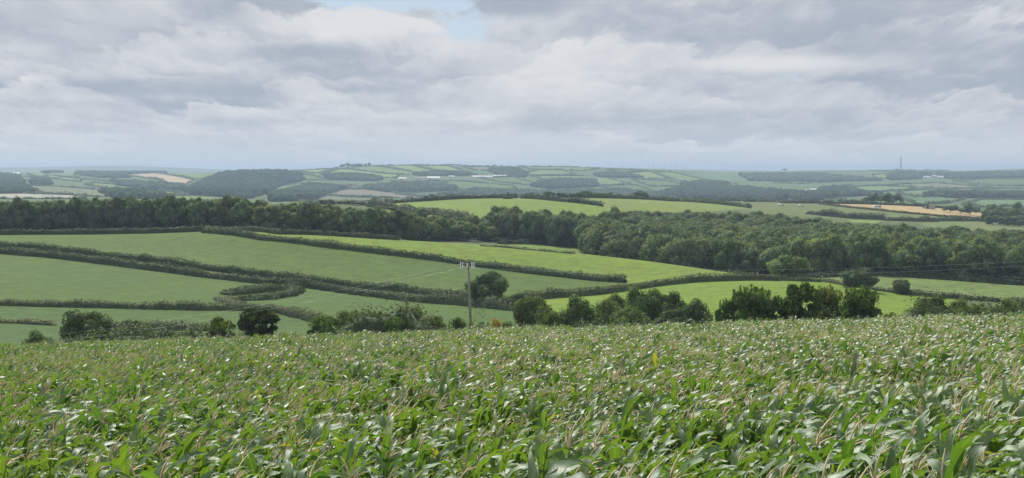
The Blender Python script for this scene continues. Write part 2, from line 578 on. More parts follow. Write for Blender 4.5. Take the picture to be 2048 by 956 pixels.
def ground(x, y):
    x = np.asarray(x, float); y = np.asarray(y, float)
    u = np.clip(x / np.maximum(y, 1), UG[0], UG[-1] - 1e-6)
    yy = np.clip(y, DG[0], DG[-1] - 1e-3)
    i = np.clip(np.searchsorted(UG, u) - 1, 0, len(UG) - 2)
    j = np.clip(np.searchsorted(DG, yy) - 1, 0, len(DG) - 2)
    a = (u - UG[i]) / (UG[i + 1] - UG[i]); b = (yy - DG[j]) / (DG[j + 1] - DG[j])
    z = (TZ[i, j] * (1 - a) + TZ[i + 1, j] * a) * (1 - b) + (TZ[i, j + 1] * (1 - a) + TZ[i + 1, j + 1] * a) * b
    return np.where(y < 100, corn_z(x, y), z)


def locate(px, py, dmin, dmax):
    """the ground point seen at this place of the picture, between two distances"""
    i = int(np.argmin(np.abs(UG - float(slope_of(px, py)[0]))))
    js = np.where((DG >= dmin) & (DG <= dmax))[0]
    col = TPY[i, js]
    run = np.minimum.accumulate(np.concatenate([[1e9], col[:-1]]))
    vis = col <= run + 0.2
    cost = np.abs(col - py) + np.where(vis, 0, 6.0)
    j = js[int(np.argmin(cost))]
    D = DG[j]
    jj = j + 1 if j + 1 < len(DG) and (TPY[i, j] - py) * (TPY[i, j + 1] - py) <= 0 else j - 1
    if 0 <= jj < len(DG) and abs(TPY[i, jj] - TPY[i, j]) > 1e-6:
        t = (py - TPY[i, j]) / (TPY[i, jj] - TPY[i, j])
        if 0 <= t <= 1:
            D = DG[j] + t * (DG[jj] - DG[j])
    x = float(slope_of(px, py)[0]) * D
    return float(x), float(D), float(ground(x, D))


def inpoly(px, py, poly):
    r = np.zeros(px.shape, bool)
    n = len(poly)
    for k in range(n):
        x0, y0 = poly[k]; x1, y1 = poly[(k + 1) % n]
        c = ((y0 > py) != (y1 > py)) & (px < (x1 - x0) * (py - y0) / ((y1 - y0) if y1 != y0 else 1e-9) + x0)
        r ^= c
    return r


# near and middle fields: (object name, label, material colour, D range, outline in the picture)
H1U = [(-40, 492), (100, 502), (250, 519), (400, 538), (512, 552), (640, 566), (800, 583), (930, 598), (1010, 607)]
H1L = [(-40, 504), (100, 515), (200, 527), (300, 540), (400, 553), (512, 566), (620, 576), (760, 595), (920, 610), (1035, 622)]
H2 = [(408, 465), (460, 469), (520, 478), (640, 491), (760, 506), (880, 521), (1000, 538), (1130, 554), (1250, 565)]
H3 = [(1030, 603), (1100, 597), (1200, 589), (1260, 580), (1324, 571), (1386, 565), (1460, 562), (1560, 562)]
H3R = [(1640, 562), (1700, 573), (1770, 583), (1840, 592), (1920, 598), (1980, 603), (2070, 609)]
H4 = [(-40, 609), (100, 613), (200, 615), (300, 618), (400, 620), (500, 620), (560, 625), (610, 638), (650, 648)]
FIELDS = [  # left pastures darker than the centre: part crop colour, part cloud shade put in
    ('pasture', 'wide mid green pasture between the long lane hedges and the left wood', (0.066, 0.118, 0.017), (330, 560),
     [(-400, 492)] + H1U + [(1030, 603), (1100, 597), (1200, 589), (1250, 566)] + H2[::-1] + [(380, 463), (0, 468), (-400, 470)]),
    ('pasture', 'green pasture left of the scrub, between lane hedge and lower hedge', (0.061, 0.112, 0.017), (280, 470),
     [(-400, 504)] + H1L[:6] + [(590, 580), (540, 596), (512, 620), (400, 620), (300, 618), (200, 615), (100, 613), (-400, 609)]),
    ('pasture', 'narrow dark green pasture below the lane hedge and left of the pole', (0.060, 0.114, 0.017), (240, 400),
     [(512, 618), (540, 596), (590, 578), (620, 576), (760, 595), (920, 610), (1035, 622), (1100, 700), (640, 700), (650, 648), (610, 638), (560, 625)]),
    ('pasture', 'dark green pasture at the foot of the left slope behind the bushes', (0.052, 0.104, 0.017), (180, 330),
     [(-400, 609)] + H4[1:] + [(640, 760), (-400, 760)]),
    ('bright_pasture', 'bright yellow-green field running down beside the middle wood', (0.122, 0.192, 0.020), (385, 500),
     H2 + [(1290, 575), (1386, 565), (1460, 562), (1560, 562), (1545, 550), (1250, 512), (1040, 488), (700, 466), (580, 460), (440, 455)]),
    ('bright_pasture', 'bright yellow-green field behind the tall dark trees on the right', (0.126, 0.202, 0.019), (230, 412),
     [(1035, 622), (1030, 603), (1100, 597), (1200, 589), (1260, 580), (1324, 571), (1386, 565), (1460, 562), (1560, 562), (1640, 562), (1700, 573), (1770, 583), (1840, 592), (1920, 600), (1960, 720), (1100, 720)]),
    ('rough_crop_field', 'pale green crop strip in front of the right wood', (0.115, 0.170, 0.050), (340, 470),
     [(1590, 545), (1640, 562), (1700, 573), (1770, 583), (1840, 592), (1920, 598), (1980, 603), (2070, 609), (2400, 640), (2400, 540)]),
    ('bright_pasture', 'small bright meadow glimpsed between the middle and right woods', (0.13, 0.20, 0.035), (500, 640),
     [(960, 494), (1010, 486), (1170, 484), (1170, 530), (960, 520)]),
    ('bright_pasture', 'domed light green field on the hilltop above the middle wood', (0.130, 0.200, 0.032), (650, 1000),
     [(765, 407), (860, 401), (1024, 393), (1060, 395), (1110, 402), (1205, 411), (1240, 430), (1000, 450), (930, 436), (850, 424), (780, 414)]),
    ('bright_pasture', 'sliver of light green field left of the domed hilltop field', (0.19, 0.28, 0.065), (600, 900),
     [(740, 416), (800, 422), (930, 440), (980, 455), (900, 455), (740, 440)]),
    ('bright_pasture', 'light green field right of the domed hilltop field', (0.145, 0.200, 0.045), (800, 1300),
     [(1060, 396), (1135, 395), (1250, 396), (1350, 401), (1430, 408), (1500, 416), (1400, 425), (1205, 424), (1205, 411), (1110, 402)]),
    ('long_pasture', 'long grey-green field between the right wood and the stubble', (0.105, 0.140, 0.050), (830, 1350),
     [(1430, 404), (1640, 408), (1700, 415), (1800, 425), (1900, 434), (1960, 438), (1870, 446), (1700, 440), (1600, 432), (1500, 424), (1430, 412)]),
    ('stubble_field', 'golden stubble field with the caravan at its top edge', (0.38, 0.285, 0.145), (950, 1400),
     [(1640, 408), (1700, 408), (1760, 410), (1850, 413), (1965, 422), (1990, 440), (1900, 435), (1800, 426), (1700, 416)]),
    ('crop_field', 'pale green crop field at the right edge beyond the wood', (0.125, 0.165, 0.055), (830, 1300),
     [(1840, 446), (1960, 441), (2100, 447), (2400, 450), (2400, 480), (2048, 470), (1960, 462), (1860, 455)]),
    ('bright_pasture', 'tiny bright green field corner above the right wood', (0.16, 0.24, 0.04), (800, 1100),
     [(1695, 437), (1760, 440), (1755, 447), (1700, 443)]),
]

GR_D, GR_M, GR_L, GR_Y = (0.075, 0.13, 0.04), (0.082, 0.142, 0.034), (0.130, 0.200, 0.042), (0.180, 0.240, 0.050)
OLV, TAN, BRN = (0.15, 0.17, 0.085), (0.42, 0.34, 0.21), (0.19, 0.17, 0.115)
# far fields: colour, outline, words that find it
FAR = [
    (GR_L, [(45, 342), (100, 344), (148, 345), (150, 352), (100, 358), (60, 350)], 'light field under the far left skyline wood'),
    (GR_Y, [(85, 353), (110, 351), (165, 360), (160, 364), (110, 359)], 'narrow yellow-green field on the far left slope'),
    (TAN, [(245, 346), (300, 345), (345, 351), (388, 360), (372, 369), (335, 368), (325, 361)], 'long tan stubble field on the far left hill'),
    (GR_L, [(305, 345), (335, 343), (435, 350), (405, 357), (388, 359), (345, 350)], 'pale green field right above the far tan stubble'),
    (GR_M, [(150, 353), (250, 350), (322, 361), (330, 368), (220, 363), (160, 358)], 'mid green field left of the far tan stubble'),
    (GR_L, [(170, 370), (190, 366), (250, 371), (350, 385), (350, 391), (260, 385)], 'long bright field on the near left slope beyond the wood'),
    (OLV, [(50, 371), (110, 373), (220, 381), (320, 391), (200, 394), (60, 386)], 'olive field just above the left wood'),
    (GR_M, [(40, 353), (85, 355), (75, 361), (42, 361)], 'small green field at the far left edge'),
    (GR_L, [(320, 399), (345, 392), (440, 393), (475, 400), (380, 406)], 'green field at the foot of the dark wooded hill'),
    (GR_M, [(-60, 361), (0, 360), (50, 371), (40, 376), (-60, 372)], 'green field at the far left frame edge'),
    (GR_M, [(345, 375), (410, 385), (440, 392), (360, 388)], 'green wedge left of the dark wooded hill'),
    ((0.36, 0.34, 0.28), [(-60, 385), (30, 386), (60, 388), (170, 391), (170, 398), (-60, 398)], 'pale pinkish stubble strip showing over the left wood'),
    (GR_Y, [(560, 337), (660, 332), (676, 337), (640, 346), (615, 346), (575, 341)], 'light crest field left of the skyline clump'),
    (GR_Y, [(640, 350), (682, 338), (800, 350), (790, 357), (720, 351), (660, 352)], 'pale yellow-green field below the skyline clump'),
    (GR_L, [(690, 337), (745, 331), (830, 345), (828, 350), (760, 347)], 'light field right of the skyline clump'),
    (GR_Y, [(755, 330), (820, 331), (885, 345), (840, 347)], 'light crest field in the middle of the skyline'),
    (GR_Y, [(828, 331), (895, 332), (955, 350), (905, 350), (880, 342)], 'light field left of the dark crest wood'),
    (GR_M, [(545, 346), (620, 350), (660, 361), (600, 360)], 'mid green field on the shoulder of the dark wooded hill'),
    ((0.17, 0.26, 0.08), [(527, 387), (555, 374), (600, 367), (625, 370), (575, 382)], 'curved bright field between two dark woods'),
    (GR_Y, [(680, 371), (712, 372), (725, 378), (700, 377)], 'tiny bright field below the far farm'),
    (BRN, [(640, 390), (688, 379), (745, 379), (800, 388), (855, 398), (700, 395)], 'domed brown ploughed field above the left wood'),
    (OLV, [(600, 404), (650, 391), (740, 393), (765, 403), (620, 406)], 'olive strip under the domed brown field'),
    (GR_M, [(780, 363), (880, 363), (900, 371), (830, 373)], 'mid green field under the white farm sheds'),
    (GR_M, [(880, 365), (905, 361), (1024, 371), (1040, 386), (960, 384), (900, 375)], 'broad green field below the long white sheds'),
    (GR_M, [(790, 388), (870, 384), (935, 393), (880, 398)], 'green field just above the domed hilltop field'),
    (GR_M, [(960, 356), (1024, 354), (1070, 366), (1060, 371), (990, 363)], 'green field right of the long white sheds'),
    (OLV, [(925, 334), (1000, 334), (1015, 342), (950, 341)], 'olive field between the crest woods'),
    (GR_L, [(1035, 332), (1080, 331), (1200, 337), (1165, 342), (1125, 340), (1060, 338)], 'light crest field right of the crest wood'),
    (GR_L, [(1055, 345), (1080, 340), (1125, 341), (1155, 350), (1060, 351)], 'light field under the right crest'),
    (GR_L, [(1060, 352), (1140, 352), (1200, 353), (1262, 368), (1200, 371), (1100, 361)], 'broad green field on the right hill flank'),
    (GR_Y, [(1240, 347), (1300, 343), (1340, 359), (1285, 357)], 'pale yellow-green field on the right hill shoulder'),
    (GR_L, [(1305, 344), (1340, 344), (1425, 363), (1360, 363)], 'light field sloping down to the right valley'),
    (GR_M, [(1210, 339), (1295, 341), (1240, 346)], 'green field under the wind turbines'),
    (GR_M, [(1195, 372), (1270, 370), (1315, 386), (1240, 382)], 'green field low on the right hill flank'),
    (GR_M, [(1260, 358), (1340, 363), (1375, 373), (1300, 373)], 'green field at the foot of the right hill shoulder'),
    (GR_L, [(1435, 371), (1470, 368), (1485, 376), (1455, 379)], 'small field set in the valley wood'),
    (GR_L, [(1545, 366), (1680, 359), (1740, 357), (1742, 361), (1600, 368)], 'narrow light field on the right plateau'),
    ((0.13, 0.215, 0.07), [(1690, 374), (1750, 372), (1812, 374), (1830, 378), (1745, 386), (1705, 383)], 'bright green field below the plateau houses'),
    ((0.12, 0.20, 0.07), [(1790, 384), (1860, 379), (1960, 384), (1980, 390), (1850, 393), (1810, 391)], 'domed green field behind the clump by the caravan'),
    (OLV, [(1755, 371), (1870, 366), (1985, 375), (1900, 378), (1800, 373)], 'olive field on the right plateau slope'),
    (GR_M, [(1905, 362), (1980, 358), (2080, 360), (2080, 372), (2000, 372), (1940, 367)], 'green field below the mast at the right'),
    (GR_Y, [(1745, 350), (1778, 348), (1772, 357), (1750, 356)], 'small light field below the mast'),
    (GR_M, [(1745, 342), (1830, 340), (1900, 342), (1830, 346)], 'crest field around the foot of the mast'),
    ((0.10, 0.17, 0.07), [(1800, 395), (1930, 394), (1925, 400), (1885, 408), (1830, 408)], 'dark green field right of the clump by the caravan'),
    ((0.12, 0.20, 0.07), [(1925, 410), (1962, 399), (2080, 400), (2080, 414), (1960, 415)], 'green field above the bushes at the right edge'),
    (GR_M, [(1945, 380), (2010, 377), (2080, 378), (2080, 387), (2000, 386)], 'green strip near the right frame edge'),
    (GR_M, [(1480, 401), (1560, 399), (1585, 402), (1585, 406), (1490, 406)], 'green field behind the two parked cars'),
    (GR_M, [(1640, 396), (1690, 397), (1690, 401), (1650, 400)], 'small green field behind the dark bushes'),
    ((0.11, 0.18, 0.09), [(1380, 345), (1520, 342), (1640, 346), (1700, 350), (1600, 362), (1450, 360), (1400, 352)], 'wide blue-green field on the far right plateau'),
]
WOODS = [
    ([(368, 384), (400, 366), (440, 349), (480, 341), (520, 338), (560, 341), (600, 351), (607, 362), (560, 372), (530, 388), (500, 398), (430, 394), (380, 390)], 'dark conifer wood covering the rounded hill at left', (0.035, 0.062, 0.034)),
    ([(545, 392), (570, 384), (620, 371), (690, 377), (650, 390), (620, 402), (545, 404)], 'dark wood to the right of the curved bright field', (0.036, 0.062, 0.034)),
    ([(650, 352), (720, 351), (765, 359), (750, 363), (660, 360)], 'wood on the slope left of the white farm', (0.05, 0.08, 0.04)),
    ([(150, 346), (170, 341), (330, 341), (330, 345), (240, 350), (260, 356), (200, 356), (160, 350)], 'long wood on the far left hill', (0.05, 0.075, 0.04)),
    ([(85, 341), (120, 340), (125, 345), (90, 346)], 'small round wood near the left skyline', (0.05, 0.075, 0.04)),
    ([(-60, 349), (35, 352), (45, 369), (-60, 369)], 'wood at the far left frame edge', (0.045, 0.07, 0.04)),
    ([(-60, 371), (40, 371), (72, 387), (-60, 388)], 'dark wood above the pale strip at left', (0.04, 0.065, 0.035)),
    ([(60, 362), (95, 361), (100, 370), (70, 371)], 'dark copse amid the far left fields', (0.045, 0.07, 0.04)),
    ([(200, 384), (300, 387), (330, 398), (240, 398)], 'wood directly above the left wood', (0.045, 0.07, 0.04)),
    ([(225, 364), (330, 370), (370, 374), (350, 384), (240, 372)], 'tree belt under the far tan stubble', (0.05, 0.08, 0.045)),
    ([(1066, 374), (1080, 365), (1120, 362), (1190, 362), (1192, 374), (1100, 378)], 'dark wood on the slope above the hilltop trees', (0.04, 0.065, 0.036)),
    ([(1310, 394), (1340, 382), (1400, 374), (1500, 378), (1536, 383), (1640, 389), (1690, 394), (1640, 401), (1480, 402), (1350, 402)], 'broad dark wood filling the right valley', (0.038, 0.062, 0.035)),
    ([(1362, 371), (1400, 365), (1455, 367), (1445, 373)], 'wood knoll over the right valley', (0.045, 0.07, 0.04)),
    ([(975, 340), (1030, 338), (1052, 348), (1050, 355), (1000, 352)], 'wood at the right end of the middle crest', (0.045, 0.07, 0.04)),
    ([(1778, 352), (1790, 346), (1845, 347), (1845, 358), (1780, 361)], 'dark wood below the mast', (0.042, 0.068, 0.04)),
    ([(1190, 349), (1240, 348), (1285, 356), (1200, 355)], 'narrow wood on the right hill shoulder', (0.045, 0.07, 0.04)),
    ([(1640, 379), (1700, 376), (1715, 386), (1760, 392), (1650, 395)], 'wood beside the pale roofs on the right', (0.042, 0.066, 0.04)),
    ([(730, 375), (830, 369), (910, 376), (905, 382), (780, 385), (740, 380)], 'wood in the hollow below the white farm', (0.045, 0.072, 0.04)),
    ([(860, 398), (950, 382), (1100, 386), (1250, 382), (1330, 395), (1200, 394), (960, 397)], 'tree belt right behind the domed hilltop field', (0.045, 0.07, 0.042)),
    ([(820, 350), (880, 345), (935, 348), (935, 352), (900, 352), (840, 352)], 'trees behind the white farm sheds', (0.045, 0.07, 0.04)),
    ([(1850, 350), (1960, 347), (2060, 345), (2060, 356), (1900, 358)], 'wooded edge of the far white village', (0.045, 0.072, 0.045)),
    ([(1480, 350), (1640, 350), (1760, 362), (1640, 364), (1500, 362)], 'dim wood on the far right plateau', (0.05, 0.08, 0.05)),
    ([(1850, 391), (1990, 389), (2080, 391), (2080, 397), (1900, 396)], 'hedge wood under the domed green field', (0.042, 0.066, 0.038)),
]


def build_terrain():
    nu, nd = TX.shape
    ii, jj = np.meshgrid(np.arange(nu - 1), np.arange(nd - 1), indexing='ij')
    q = np.stack([ii * nd + jj, (ii + 1) * nd + jj, (ii + 1) * nd + jj + 1, ii * nd + jj + 1], -1).reshape(-1, 4)
    V = np.stack([TX, TY, TZ], -1).reshape(-1, 3)
    PXv, PYv, Dv = TPX.ravel(), TPY.ravel(), TY.ravel()
    fpx, fpy, fd = PXv[q].mean(1), PYv[q].mean(1), Dv[q].mean(1)
    fid = np.full(len(q), -1)
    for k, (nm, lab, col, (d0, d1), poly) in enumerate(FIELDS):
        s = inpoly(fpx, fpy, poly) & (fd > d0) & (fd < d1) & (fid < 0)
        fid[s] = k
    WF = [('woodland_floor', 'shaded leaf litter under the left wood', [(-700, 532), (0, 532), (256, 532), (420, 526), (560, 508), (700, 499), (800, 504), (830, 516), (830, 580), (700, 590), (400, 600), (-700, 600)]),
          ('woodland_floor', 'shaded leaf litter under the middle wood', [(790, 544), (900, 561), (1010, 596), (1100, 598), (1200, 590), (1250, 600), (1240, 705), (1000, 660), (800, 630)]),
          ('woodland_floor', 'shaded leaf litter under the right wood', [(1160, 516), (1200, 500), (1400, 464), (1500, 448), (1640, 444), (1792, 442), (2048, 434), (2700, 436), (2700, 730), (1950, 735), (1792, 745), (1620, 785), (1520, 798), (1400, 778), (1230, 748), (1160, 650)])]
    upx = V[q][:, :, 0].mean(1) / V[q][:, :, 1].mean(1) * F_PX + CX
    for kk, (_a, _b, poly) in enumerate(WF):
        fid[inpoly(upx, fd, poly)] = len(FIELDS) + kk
    mats = {}
    for k in [-1] + list(range(len(FIELDS) + 3)):
        sel = q[fid == k]
        if k >= len(FIELDS):
            zones = [('woodland_floor', sel, 3)]
        elif k == -1:
            zones = [('valley_ground', sel[Dv[sel].mean(1) < 1350], 0), ('far_hills', sel[Dv[sel].mean(1) >= 1350], 1)]
        else:
            zones = [(FIELDS[k][0], sel, 2)]
        for nm, s, zt in zones:
            if len(s) == 0:
                print('empty field', nm, k)
                continue
            ids, inv = np.unique(s.ravel(), return_inverse=True)
            me = mesh_np(nm, V[ids], inv.reshape(-1, 4), smooth=True)
            if zt == 0:
                me.materials.append(field_mat('rough_grass', (0.085, 0.115, 0.045)))
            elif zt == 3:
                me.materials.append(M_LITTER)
            elif zt == 1:
                colr = np.tile(np.array([0.088, 0.142, 0.044, 1.0]), (len(ids), 1))
                vx, vy, vd = PXv[ids], PYv[ids], Dv[ids]
                far = vd > 7000
                colr[far] = (0.10, 0.14, 0.08, 1)
                for c, poly, _w in FAR:
                    m_ = inpoly(vx, vy, poly) & (vd < 6500)
                    colr[m_] = (*c, 1)
                for poly, _w, c in WOODS:
                    m_ = inpoly(vx, vy, poly) & (vd < 6500)
                    colr[m_] = (*c, 1)
                at = me.color_attributes.new('field_colour', 'FLOAT_COLOR', 'POINT')
                at.data.foreach_set('color', colr.astype(np.float32).ravel())
                me.materials.append(vcol_field_mat('far_fields'))
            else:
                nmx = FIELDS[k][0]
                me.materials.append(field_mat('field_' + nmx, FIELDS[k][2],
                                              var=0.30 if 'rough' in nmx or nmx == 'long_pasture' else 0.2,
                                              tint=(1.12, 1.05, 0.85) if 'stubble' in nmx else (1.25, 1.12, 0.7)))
            o = link(nm, me)
            o['kind'] = 'structure'
            if zt == 2:
                o['label'] = FIELDS[k][1]
            if zt == 3:
                o['label'] = WF[k - len(FIELDS)][1]
    # soil under the maize, right up to and behind the viewer
    xs = np.linspace(-130, 130, 27); ys = np.linspace(-40, 112, 20)
    gx, gy = np.meshgrid(xs, ys, indexing='ij')
    gv = np.stack([gx, gy, corn_z(gx, gy) + 0.05], -1).reshape(-1, 3)
    a, b = np.meshgrid(np.arange(26), np.arange(19), indexing='ij')
    gq = np.stack([a * 20 + b, (a + 1) * 20 + b, (a + 1) * 20 + b + 1, a * 20 + b + 1], -1).reshape(-1, 4)
    o = link('maize_field_soil', mesh_np('maize_field_soil', gv, gq), None, M_SOIL)
    o['kind'] = 'structure'


build_terrain()

# ------------------------------------------------------------------ foliage geometry
def cards(C, N, size, jitter=0.7, r=rng):
    """leaf clumps: bent quads (two triangles) centred at C facing roughly N"""
    n = len(C)
    N = N + r.normal(0, jitter, (n, 3))
    N /= np.linalg.norm(N, axis=1, keepdims=True) + 1e-9
    A = np.cross(N, r.normal(0, 1, (n, 3)))
    A /= np.linalg.norm(A, axis=1, keepdims=True) + 1e-9
    B = np.cross(N, A)
    s = (size * r.uniform(0.55, 1.25, n))[:, None]
    w = s * r.uniform(0.45, 0.9, n)[:, None]
    v = np.stack([C - A * s, C - B * w + N * s * 0.2, C + A * s, C + B * w + N * s * 0.2], 1)
    f = np.arange(4 * n).reshape(n, 4)
    return v.reshape(-1, 3), f


def ico(sub=1):
    t = (1 + 5 ** 0.5) / 2
    v = [(-1, t, 0), (1, t, 0), (-1, -t, 0), (1, -t, 0), (0, -1, t), (0, 1, t), (0, -1, -t), (0, 1, -t), (t, 0, -1), (t, 0, 1), (-t, 0, -1), (-t, 0, 1)]
    f = [(0, 11, 5), (0, 5, 1), (0, 1, 7), (0, 7, 10), (0, 10, 11), (1, 5, 9), (5, 11, 4), (11, 10, 2), (10, 7, 6), (7, 1, 8),
         (3, 9, 4), (3, 4, 2), (3, 2, 6), (3, 6, 8), (3, 8, 9), (4, 9, 5), (2, 4, 11), (6, 2, 10), (8, 6, 7), (9, 8, 1)]
    v = [np.array(p) / np.linalg.norm(p) for p in v]
    for _ in range(sub):
        cache, nf = {}, []
        def mid(a, b):
            k = (min(a, b), max(a, b))
            if k not in cache:
                m = v[a] + v[b]
                v.append(m / np.linalg.norm(m))
                cache[k] = len(v) - 1
            return cache[k]
        for a, b, c in f:
            x, y, z = mid(a, b), mid(b, c), mid(c, a)
            nf += [(a, x, z), (b, y, x), (c, z, y), (x, y, z)]
        f = nf
    return np.array(v), np.array(f)


ICO1 = ico(1)
ICO0 = ico(0)


def soft_normals(v, d, r, k=0.45):
    '''the leaves of a clump shade together: normals lean to the clump's own outward direction'''
    q = v.reshape(-1, 4, 3)
    fn = np.cross(q[:, 1] - q[:, 0], q[:, 2] - q[:, 1])
    fn /= np.linalg.norm(fn, axis=1, keepdims=True) + 1e-9
    dn_ = d / (np.linalg.norm(d, axis=1, keepdims=True) + 1e-9)
    n = dn_ + fn * k
    n /= np.linalg.norm(n, axis=1, keepdims=True) + 1e-9
    return np.repeat(n, 4, axis=0)


def unstretch(v, C, asp):
    c4 = np.repeat(C, 4, axis=0)
    return c4 + (v - c4) * np.array([1, 1, asp])


def crown_mesh(name, seed, n_lobes, n_cards, card, top=1.0, qr=(0.40, 0.78), bottom=0.12, shoots=0, loose=0.0, asp=0.5, core=0.70, lobe=(0.22, 0.42)):
    """unit crown: radius 1, from z=bottom to z=top; lobes of leaf clumps round hidden twiggy cores"""
    r = np.random.default_rng(seed)
    zc, hz = (top + bottom) / 2, (top - bottom) / 2
    lob = []
    for k in range(n_lobes):
        th = r.uniform(0, 2 * math.pi)
        ph = math.asin(r.uniform(-0.85, 0.98))
        q = r.uniform(*qr) if k > 3 else r.uniform(0, 0.3)
        rad = r.uniform(*lobe)
        p = np.array([math.cos(th) * math.cos(ph) * q, math.sin(th) * math.cos(ph) * q, zc + math.sin(ph) * hz * q])
        lob.append((p, rad * (1.15 if k <= 3 else 1)))
    vs, fs, ns, b = [], [], [], 0
    area = np.array([l[1] ** 2 for l in lob]); area /= area.sum()
    for (p, rad), a in zip(lob, area):
        n = int(n_cards * a)
        d = r.normal(0, 1, (n, 3)); d /= np.linalg.norm(d, axis=1, keepdims=True)
        bump = 1 + 0.16 * np.sin(d[:, 0] * 6 + p[0] * 9) * np.sin(d[:, 1] * 7 + p[1] * 5 + d[:, 2] * 6)
        rr = rad * bump * (1 - np.abs(r.normal(0, 0.10 + loose, n)) + (r.random(n) < 0.10) * r.uniform(0, 0.15 + loose, n))
        C = p + d * rr[:, None] * np.array([1, 1, asp])
        C[:, 2] = np.maximum(C[:, 2], bottom * 0.4 + r.uniform(0, 0.06, n))
        v, f = cards(C, d + np.array([0, 0, 0.45]), card, 0.42, r)
        v = unstretch(v, C, asp)
        vs.append(v); fs.append(f + b); b += len(v)
        ns.append(soft_normals(v, d + np.array([0, 0, 0.15]), r))
    if shoots:
        for k in range(shoots):
            th = r.uniform(0, 2 * math.pi); q = r.uniform(0.1, 0.75)
            p0 = np.array([math.cos(th) * q, math.sin(th) * q, zc + hz * 0.45 * math.sqrt(max(0, 1 - q * q))])
            L = r.uniform(0.06, 0.17)
            t = np.sort(r.random(26))[:, None]
            C = p0 + np.array([math.cos(th) * 0.14 * q, math.sin(th) * 0.14 * q, L]) * t + r.normal(0, 1, (26, 3)) * np.array([0.05, 0.05, 0.02]) * (1.2 - t)
            v, f = cards(C, np.array([[math.cos(th), math.sin(th), 0.3]] * 26), card, 0.8, r)
            v = unstretch(v, C, asp)
            vs.append(v); fs.append(f + b); b += len(v)
            ns.append(soft_normals(v, np.array([[math.cos(th), math.sin(th), 0.6]] * 26), r))
    V = np.concatenate(vs); Fq = np.concatenate(fs)
    me = mesh_np(name, V, Fq)
    me.materials.append(M_LEAF)
    NRM = np.concatenate(ns)
    # twiggy cores behind the leaves, same mesh (second material)
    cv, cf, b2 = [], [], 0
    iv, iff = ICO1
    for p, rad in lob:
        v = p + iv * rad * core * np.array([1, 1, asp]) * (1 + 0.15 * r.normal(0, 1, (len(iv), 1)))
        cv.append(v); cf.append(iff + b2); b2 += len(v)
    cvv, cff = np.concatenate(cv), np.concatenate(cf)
    return me, (cvv, cff), NRM


def join_core(me, core, nrm=None):
    """append the core triangles to a card mesh"""
    cvv, cff = core
    nv = len(me.vertices); nf = len(me.polygons)
    V = np.empty(nv * 3, np.float32); me.vertices.foreach_get('co', V)
    L = np.empty(nf * 4, np.int32); me.loops.foreach_get('vertex_index', L)
    out = bpy.data.meshes.new(me.name)
    V = np.concatenate([V.reshape(-1, 3), cvv.astype(np.float32)])
    out.vertices.add(len(V)); out.vertices.foreach_set('co', V.ravel())
    loops = np.concatenate([L, (cff + nv).ravel().astype(np.int32)])
    out.loops.add(len(loops)); out.loops.foreach_set('vertex_index', loops)
    st = np.concatenate([np.arange(nf) * 4, nf * 4 + np.arange(len(cff)) * 3]).astype(np.int32)
    tot = np.concatenate([np.full(nf, 4), np.full(len(cff), 3)]).astype(np.int32)
    out.polygons.add(nf + len(cff))
    out.polygons.foreach_set('loop_start', st); out.polygons.foreach_set('loop_total', tot)
    mi = np.concatenate([np.zeros(nf), np.ones(len(cff))]).astype(np.int32)
    out.polygons.foreach_set('material_index', mi)
    out.update(calc_edges=True)
    if nrm is not None:
        cc = np.zeros((len(cvv), 3))
        cn = np.zeros_like(cvv, dtype=float)
        t3 = cvv[cff]
        fn = np.cross(t3[:, 1] - t3[:, 0], t3[:, 2] - t3[:, 0])
        for q_ in range(3):
            np.add.at(cn, cff[:, q_], fn)
        cn = cn / (np.linalg.norm(cn, axis=1, keepdims=True) + 1e-9)
        allN = np.concatenate([nrm, cn])
        out.polygons.foreach_set('use_smooth', np.ones(len(out.polygons), dtype=bool))
        out.normals_split_custom_set_from_vertices(allN.astype(np.float32).tolist())
    for m in me.materials:
        out.materials.append(m)
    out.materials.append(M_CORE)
    bpy.data.meshes.remove(me)
    return out


def trunk_mesh(name, seed, h=0.55, forks=6):
    r = random.Random(seed)
    P = Parts()
    P.tube([(0, 0, -0.05), (0.01, 0, 0.0), (0.02, 0.01, h * 0.5), (0.0, 0.03, h)], [0.085, 0.065, 0.05, 0.035], 7)
    for k in range(forks):
        th = k * 2.4 + r.uniform(-0.3, 0.3)
        z0 = h * r.uniform(0.35, 0.85)
        L = r.uniform(0.35, 0.65)
        p0 = (0.012, 0.015, z0)
        p1 = (math.cos(th) * L * 0.5, math.sin(th) * L * 0.5, z0 + 0.12)
        p2 = (math.cos(th) * L, math.sin(th) * L, z0 + r.uniform(0.2, 0.32))
        P.tube([p0, p1, p2], [0.028, 0.018, 0.007], 5)
    me = P.mesh(name, True)
    me.materials.append(M_BARK)
    return me


NEAR_ROUND = [join_core(*crown_mesh('crown', 100 + k, 30, 12500, 0.042, bottom=0.02, asp=0.62)) for k in range(4)]
NEAR_SHOOT = [join_core(*crown_mesh('crown', 120 + k, 38, 12500, 0.058, bottom=0.02, shoots=60, loose=0.08, core=0.42, asp=0.27, qr=(0.30, 0.84), lobe=(0.15, 0.31))) for k in range(4)]
NEAR_LOOSE = [join_core(*crown_mesh('crown', 140 + k, 30, 9500, 0.040, bottom=0.02, shoots=40, loose=0.06, core=0.45, asp=0.46, qr=(0.35, 0.84), lobe=(0.16, 0.36))) for k in range(3)]
MID_TREE = [join_core(*crown_mesh('crown', 160 + k, 34, 4600, 0.062, bottom=0.06, loose=0.02, asp=0.42, core=0.78, lobe=(0.24, 0.44))) for k in range(7)]
MID_BROAD = [join_core(*crown_mesh('crown', 180 + k, 26, 4600, 0.064, bottom=0.04, loose=0.02, asp=0.46, core=0.78, lobe=(0.28, 0.50))) for k in range(5)]
